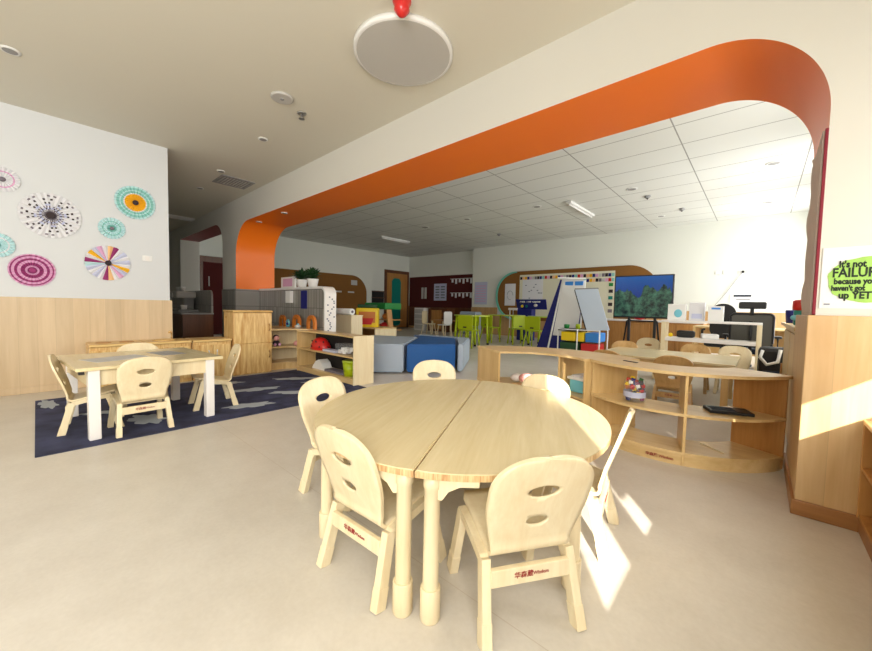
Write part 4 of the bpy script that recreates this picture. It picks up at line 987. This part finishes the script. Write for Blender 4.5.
t = thing('beige_cabinet', 'beige low cabinet behind the tiled partition', 'cabinet', (-6.0, 4.0, 0)); box('body', 'pale', t, -.7, .38, -.1, .15, 0, .80); box('worktop', 'pale', t, -.72, .40, -.12, .15, .80, .82)

# ------------------------------------------------------------ unit at the right edge
t = thing('window_shelf_unit', 'honey wood shelf unit at the right edge under the window', 'shelf', (.66, 1.0, 0))
box('top_board', 'birch', t, -.285, .28, -3.3, 1.53, .505, .526); box('plinth', 'base_w', t, -.275, .28, -3.3, 1.53, 0, .07); box('bottom_board', 'honey', t, -.28, .28, -3.3, 1.53, .07, .09); box('shelf_board', 'honey', t, -.28, .28, -3.3, 1.53, .29, .308)
for y in (-3.3, -2.1, -.9, .3, 1.512): box('divider', 'honey', t, -.285, .28, y, y+.018, .07, .505)
box('back_panel', 'honey', t, .265, .28, -3.3, 1.53, .07, .505)

# ------------------------------------------------------------ poster on the pier
t = thing('painted_poster', 'white poster with hand lettering on a green painted oval, on the pier', 'poster', (.40, YF, 1.17))
box('sheet', 'whitepaper', t, -.19, .23, -.004, 0, -.135, .155, bev=0)
pts = []
for i in range(60):
    th = 2*PI*i/60; k = 1+.012*math.sin(9*th)+.012*math.sin(17*th+1); pts.append((.005+.172*k*math.copysign(abs(math.cos(th))**.8, math.cos(th)), .0+.108*k*math.copysign(abs(math.sin(th))**.8, math.sin(th))))
MB().prism(pts, -.006, -.004, 'XZ').build('painted_oval', 'limepaint', t)
for txt, z, s, x, k in (("It's not", .072, .043, -.135, .7), ('FAILURE', .032, .060, -.155, .72), ('because you', -.008, .038, -.148, .7), ("haven't got", -.040, .034, -.155, .7), ('up YET', -.074, .045, -.13, .76)):
    o = text_mesh('lettering', txt, s, 'ink', t, (x, -.0068, z), bold=.0018, align='LEFT'); o.scale = (k, 1, 1)
MB().box(-.175, -.155, -.0055, -.004, -.118, -.112, 0).build('small_mark', 'print', t)
# wavy hanging along the arch's right leg
t = thing('wavy_wall_hanging', 'tall wavy grey card strip with a maroon edge on the right leg of the arch', 'wall hanging', (AR, YF, 0))
b = MB(); n = 24; pts = []
for i in range(n+1):
    z = 1.0+.86*i/n; pts.append((.50+.03*math.sin(i*.9), z))
poly = [(.03, 1.003), (.03, 1.9)]+[(y, z) for y, z in reversed(pts)]
b.prism(poly, -.018, -.004, 'YZ'); b.build('grey_card', 'garland', t)
wv = MB()
for i in range(n):
    z0 = 1.003+.86*i/n; z1 = 1.003+.86*(i+1)/n; o0 = .012*math.sin(i*.55)+.022; o1 = .012*math.sin((i+1)*.55)+.022
    f = wv.bm.faces.new([wv.bm.verts.new(c) for c in ((-o0, .36, z0), (-o1, .36, z1), (-.004, .42, z1), (-.004, .42, z0))])
    f = wv.bm.faces.new([wv.bm.verts.new(c) for c in ((-o0, .36, z0), (-o1, .36, z1), (-.004, .2, z1), (-.004, .2, z0))])
wv.build('ripple', 'garland', t)
MB().box(-.012, .0, -.002, .018, 1.003, 1.9, .002).build('maroon_edge', 'marooncard', t)

# ------------------------------------------------------------ left wall rosettes
def rosette(y, z, r, rings, label, n=28, depth=.018, sector=None):
    t = thing('paper_rosette', label, 'paper fan', (-5.72, y, z), 0, 'paper rosettes on the left wall')
    mats = []; b = MB()
    for q in rings:
        if q[1] not in mats: mats.append(q[1])
        if len(q) > 2 and q[2] not in mats: mats.append(q[2])
    if sector:
        for q in sector:
            if q not in mats: mats.append(q)
    N2 = n*2; prev = 0.0
    def v(rad, i): 
        a = 2*PI*i/N2; return b.bm.verts.new((.004+depth*(i % 2)*(.3+.7*rad/r), rad*math.cos(a), rad*math.sin(a)))
    for q in rings:
        rad = q[0]*r
        for i in range(N2):
            if len(q) > 2: mi = mats.index(q[2]) if (i*q[3]+q[4]) % 7 < q[5] else mats.index(q[1])
            else: mi = mats.index(q[1])
            if sector and q[0] > .15: mi = mats.index(sector[(i//2) % len(sector)])
            j = (i+1) % N2
            if q[2:] and q[2] not in mats: pass
            vs = [v(rad, i), v(rad, j)] if i+1 < N2 else [v(rad, i), v(rad, 0)]
            if prev > 0: vs += [v(prev, j), v(prev, i)]
            else: vs += [b.bm.verts.new((.01, 0, 0))]
            b.bm.faces.new(vs).material_index = mi
        prev = rad
    bmesh.ops.remove_doubles(b.bm, verts=b.bm.verts[:], dist=1e-5)
    o = b.build('pleated_disc', mats, t); sm = o.modifiers.new('s', 'SOLIDIFY'); sm.thickness = .0015
    MB().lathe([(.03*r/.2, 0), (.03*r/.2, .004)], (.018, 0, 0), 16, 'X').build('centre_button', rings[0][1], t)
    return t
def dots(r0, r1, base, dot, n, ph):
    return None
rosette(.125, 1.895, .235, [(.1, 'darkpaper'), (.2, 'greypaper'), (.28, 'greypaper', 'whitepaper', 3, 0, 3), (.36, 'lilacpaper', 'darkpaper', 2, 1, 2), (.44, 'whitepaper', 'greypaper', 3, 2, 3), (.52, 'whitepaper', 'lilacpaper', 1, 0, 3), (.6, 'whitepaper', 'darkpaper', 3, 1, 2), (.68, 'whitepaper'), (.76, 'whitepaper', 'darkpaper', 2, 3, 2), (.84, 'whitepaper'), (.91, 'whitepaper', 'greypaper', 4, 1, 2), (1, 'whitepaper')], 'largest paper rosette, white with dark flecks and a grey centre')
rosette(.835, 2.19, .195, [(.14, 'darkpaper'), (.52, 'yellowpaper'), (.58, 'whitepaper'), (.7, 'tealpaper'), (.76, 'paleteal'), (.9, 'tealpaper'), (1, 'paleteal')], 'teal paper rosette with an orange-yellow centre')
rosette(.615, 1.845, .122, [(.16, 'greypaper'), (.35, 'tealpaper'), (.6, 'paleteal'), (.7, 'tealpaper'), (1, 'paleteal')], 'small pale teal paper rosette', 20)
rosette(-.02, 1.297, .17, [(.2, 'magenta'), (.3, 'pinkpaper'), (.48, 'magenta'), (.62, 'pinkpaper'), (.74, 'magenta'), (.86, 'pinkpaper'), (.93, 'magenta'), (1, 'pinkpaper')], 'magenta and pink ringed paper rosette', 24)
rosette(.575, 1.435, .2, [(.1, 'darkpaper'), (1, 'whitepaper')], 'striped multicoloured paper rosette beside the light switch', 24, sector=['lilacpaper', 'whitepaper', 'lilacpaper', 'whitepaper', 'magenta', 'peachpaper', 'whitepaper', 'pinkpaper', 'lilacpaper', 'yellowpaper', 'whitepaper', 'magenta', 'paleteal'])
rosette(-.20, 2.19, .12, [(.2, 'greypaper'), (.6, 'whitepaper'), (.7, 'pinkpaper'), (1, 'whitepaper')], 'white paper rosette cut by the left edge at the top', 20)
rosette(-.25, 1.53, .12, [(.2, 'tealpaper'), (.6, 'paleteal'), (.7, 'whitepaper'), (1, 'paleteal')], 'pale blue paper rosette cut by the left edge', 20)
t = thing('light_switch', 'white light switch beside the striped rosette', 'switch', (-5.72, .94, 1.53)); box('plate', 'white', t, 0, .01, -.05, .05, -.035, .035, bev=.003); box('rocker', 'whitewood', t, .01, .014, -.02, .02, -.025, .025, bev=.001)

# ------------------------------------------------------------ ceiling fittings
t = thing('ceiling_speaker', 'large flat round grey panel light on the ceiling', 'ceiling light', (-2.13, 1.93, CZ))
MB().lathe([(.375, 0), (.375, -.035), (.355, -.035)], (0, 0, 0), 48).build('rim', 'white', t); MB().lathe([(.353, -.03), (.353, -.037)], (0, 0, 0), 48).build('diffuser', 'lgrey', t)
t.name = 'ceiling_light'
t = thing('alarm_bell', 'red fire alarm on the ceiling at the top edge', 'alarm', (-1.79, 1.60, CZ)); MB().lathe([(.06, 0), (.06, -.02), (.045, -.05), (.05, -.07), (.025, -.1), (.005, -.112)], (0, 0, 0), 24).build('dome', 'red', t); MB().lathe([(.065, 0), (.065, -.012)], (0, 0, 0), 24).build('base', 'white', t)
t = thing('round_speaker', 'grey round ceiling speaker left of the panel light', 'speaker', (-3.455, 1.60, CZ)); MB().lathe([(.1, 0), (.1, -.015), (.085, -.02)], (0, 0, 0), 28).build('rim', 'lgrey', t); MB().lathe([(.02, -.018), (.015, -.026)], (0, 0, 0), 12).build('centre', 'grey', t)
t = thing('sprinkler', 'small sprinkler head beside the round ceiling speaker', 'sprinkler', (-3.58, 1.86, CZ)); MB().lathe([(.045, 0), (.04, -.012)], (0, 0, 0), 18).build('rose', 'metal', t); MB().lathe([(.012, -.01), (.012, -.05), (.028, -.055), (.028, -.06)], (0, 0, 0), 12).build('head', 'metal', t)
def downlight(x, y, z, r, label, first=[None], grp='ceiling downlights', cat='downlight'):
    if first[0] is None:
        t = thing('downlight', label, cat, (x, y, z), 0, grp); MB().lathe([(.06, 0), (.06, -.008), (.045, -.01)], (0, 0, 0), 24).build('rim', 'white', t); MB().lathe([(.043, -.004), (.043, -.0105)], (0, 0, 0), 24).build('lens', 'grey', t); first[0] = t
    else: t = dup(first[0], (x, y, z), 0, label)
    t.scale = (r/.06, r/.06, 1); return t
downlight(-4.488, 1.847, CZ, .055, 'round ceiling downlight nearest behind the sprinkler')
downlight(-4.489, -.092, CZ, .06, 'round ceiling downlight at the left edge of the picture')
downlight(-6.05, 1.88, CZ, .055, 'round ceiling downlight beside the square air grille')
downlight(-7.22, 1.92, CZ, .055, 'round ceiling downlight beyond the square air grille')
downlight(-6.894, 2.76, AZ, .05, 'downlight in the orange soffit, the one nearer its left curve')
downlight(-5.866, 2.75, AZ, .05, 'downlight in the orange soffit, the one farther right')
for x, y, r, lb in ((.038, 7.796, .1, 'downlight in the tiled ceiling nearest the right leg of the arch'), (.014, 10.42, .1, 'downlight in the tiled ceiling at the far right above the wall sign'), (-1.972, 7.788, .1, 'downlight in the tiled ceiling above the television'), (-1.949, 10.39, .09, 'downlight in the tiled ceiling close to the wall above the television'), (-3.954, 7.789, .1, 'downlight in the tiled ceiling left of the nearer tube lamp'), (-5.948, 7.755, .1, 'downlight in the tiled ceiling above the green tables'), (-7.523, 7.776, .13, 'wide white round fitting in the tiled ceiling on the left')):
    downlight(x, y, TZ, r, lb)
for x, y, lb in ((-1.843, 8.447, 'dark sensor in the tiled ceiling behind the downlight above the television'), (-1.453, 9.924, 'tiny dark sprinkler in the tiled ceiling near the far wall'), (-6.31, 9.915, 'tiny dark sprinkler in the tiled ceiling above the rounded board')):
    t = thing('ceiling_sensor', lb, 'sensor', (x, y, TZ), 0, 'ceiling sensors'); MB().lathe([(.06, 0), (.06, -.02), (.03, -.05)], (0, 0, 0), 16).build('body', 'grey', t); MB().lathe([(.02, -.05), (.01, -.07)], (0, 0, 0), 10).build('tip', 'darkpaper', t)
t = thing('tube_lamp', 'white tube lamp on the tiled ceiling above the easels', 'tube lamp', (-3.22, 8.54, TZ)); MB().box(-.06, .06, -.75, .75, -.05, 0, .01).build('housing', 'white', t); MB().tube([(0, -.7, -.07), (0, .7, -.07)], .02, 10).build('tube', 'white', t)
t = thing('tube_lamp', 'white tube lamp on the tiled ceiling at the far left', 'tube lamp', (-9.65, 8.5, TZ)); MB().box(-.06, .06, -.65, .65, -.05, 0, .01).build('housing', 'white', t); MB().tube([(0, -.6, -.07), (0, .6, -.07)], .02, 10).build('tube', 'white', t)
t = thing('tube_lamp', 'white tube lamp on the dark ceiling beyond the left wall', 'tube lamp', (-9.95, 2.1, CZ)); MB().box(-.05, .05, -.45, .42, -.05, 0, .01).build('housing', 'white', t); MB().tube([(0, -.4, -.06), (0, .38, -.06)], .018, 10).build('tube', 'white', t)
t = thing('air_grille', 'square slatted air grille in the ceiling above the left corridor', 'air grille', (-6.42, 2.18, CZ))
b = MB()
for s in (-1, 1): b.box(s*.22-.02, s*.22+.02, -.24, .24, -.012, 0); b.box(-.2, .2, s*.22-.02, s*.22+.02, -.012, 0)
b.build('frame', 'grey', t)
for i in range(9): MB().box(-.2, .2, -.19+i*.044, -.165+i*.044, -.01, -.002, 0).build('slat', 'lgrey', t)
box('backing', 'greypaper', t, -.2, .2, -.2, .2, -.002, 0, bev=0)

# ------------------------------------------------------------ camera
cam = bpy.data.cameras.new('camera'); co = bpy.data.objects.new('camera', cam); C.objects.link(co); S.camera = co
yaw, pit, rol, F = .7329, .05078, .02125, 359.8
cam.sensor_fit = 'HORIZONTAL'; cam.sensor_width = 36; cam.lens = 36*F/872; cam.clip_start = .02
fw = Vector((-math.sin(yaw)*math.cos(pit), math.cos(yaw)*math.cos(pit), -math.sin(pit)))
rt = Vector((math.cos(yaw), math.sin(yaw), 0)); dn = fw.cross(rt)
r2 = math.cos(rol)*rt-math.sin(rol)*dn; d2 = math.sin(rol)*rt+math.cos(rol)*dn
co.matrix_world = Matrix(((r2.x, -d2.x, -fw.x, 0), (r2.y, -d2.y, -fw.y, 0), (r2.z, -d2.z, -fw.z, 1.0), (0, 0, 0, 1)))

# ------------------------------------------------------------ light
sun = bpy.data.lights.new('sun', 'SUN'); sun.energy = 7.5; sun.angle = .009; sun.color = (1, .93, .82)
so = bpy.data.objects.new('sun', sun); C.objects.link(so)
so.rotation_euler = Vector((-1, 1.4, -.74)).to_track_quat('-Z', 'Y').to_euler()
def area(name, loc, direction, sx, sy, power, col=(1, 1, 1)):
    l = bpy.data.lights.new(name, 'AREA'); l.shape = 'RECTANGLE'; l.size = sx; l.size_y = sy; l.energy = power; l.color = col
    o = bpy.data.objects.new(name, l); C.objects.link(o); o.location = loc; o.rotation_euler = Vector(direction).to_track_quat('-Z', 'Z').to_euler(); return o
for y, p in ((-4.2, 50), (-2.6, 50), (-1.1, 46)): area('window_daylight', (.93, y, 1.7), (-1, 0, 0), 1.5, 1.45, p, (1, .98, .95))
area('window_daylight', (.93, 1.98, 1.06), (-1, 0, 0), .9, .18, 5, (1, .95, .86))
area('window_daylight', (.93, 2.0, 1.8), (-1, 0, 0), 1.0, 1.2, 4, (1, .98, .95))
for y, p in ((4.9, 34), (7.9, 46), (10.6, 50)): area('window_daylight', (.93, y, 1.75), (-1, 0, 0), 2.4, 1.3, p, (1, 1, .97))
w = bpy.data.worlds.new('daylight'); S.world = w; w.use_nodes = True
bg = w.node_tree.nodes['Background']; bg.inputs[0].default_value = (.88, .94, 1, 1); bg.inputs[1].default_value = 2.0
S.view_settings.view_transform = 'Standard'; S.view_settings.look = 'None'; S.view_settings.gamma = 1; S.view_settings.exposure = .8
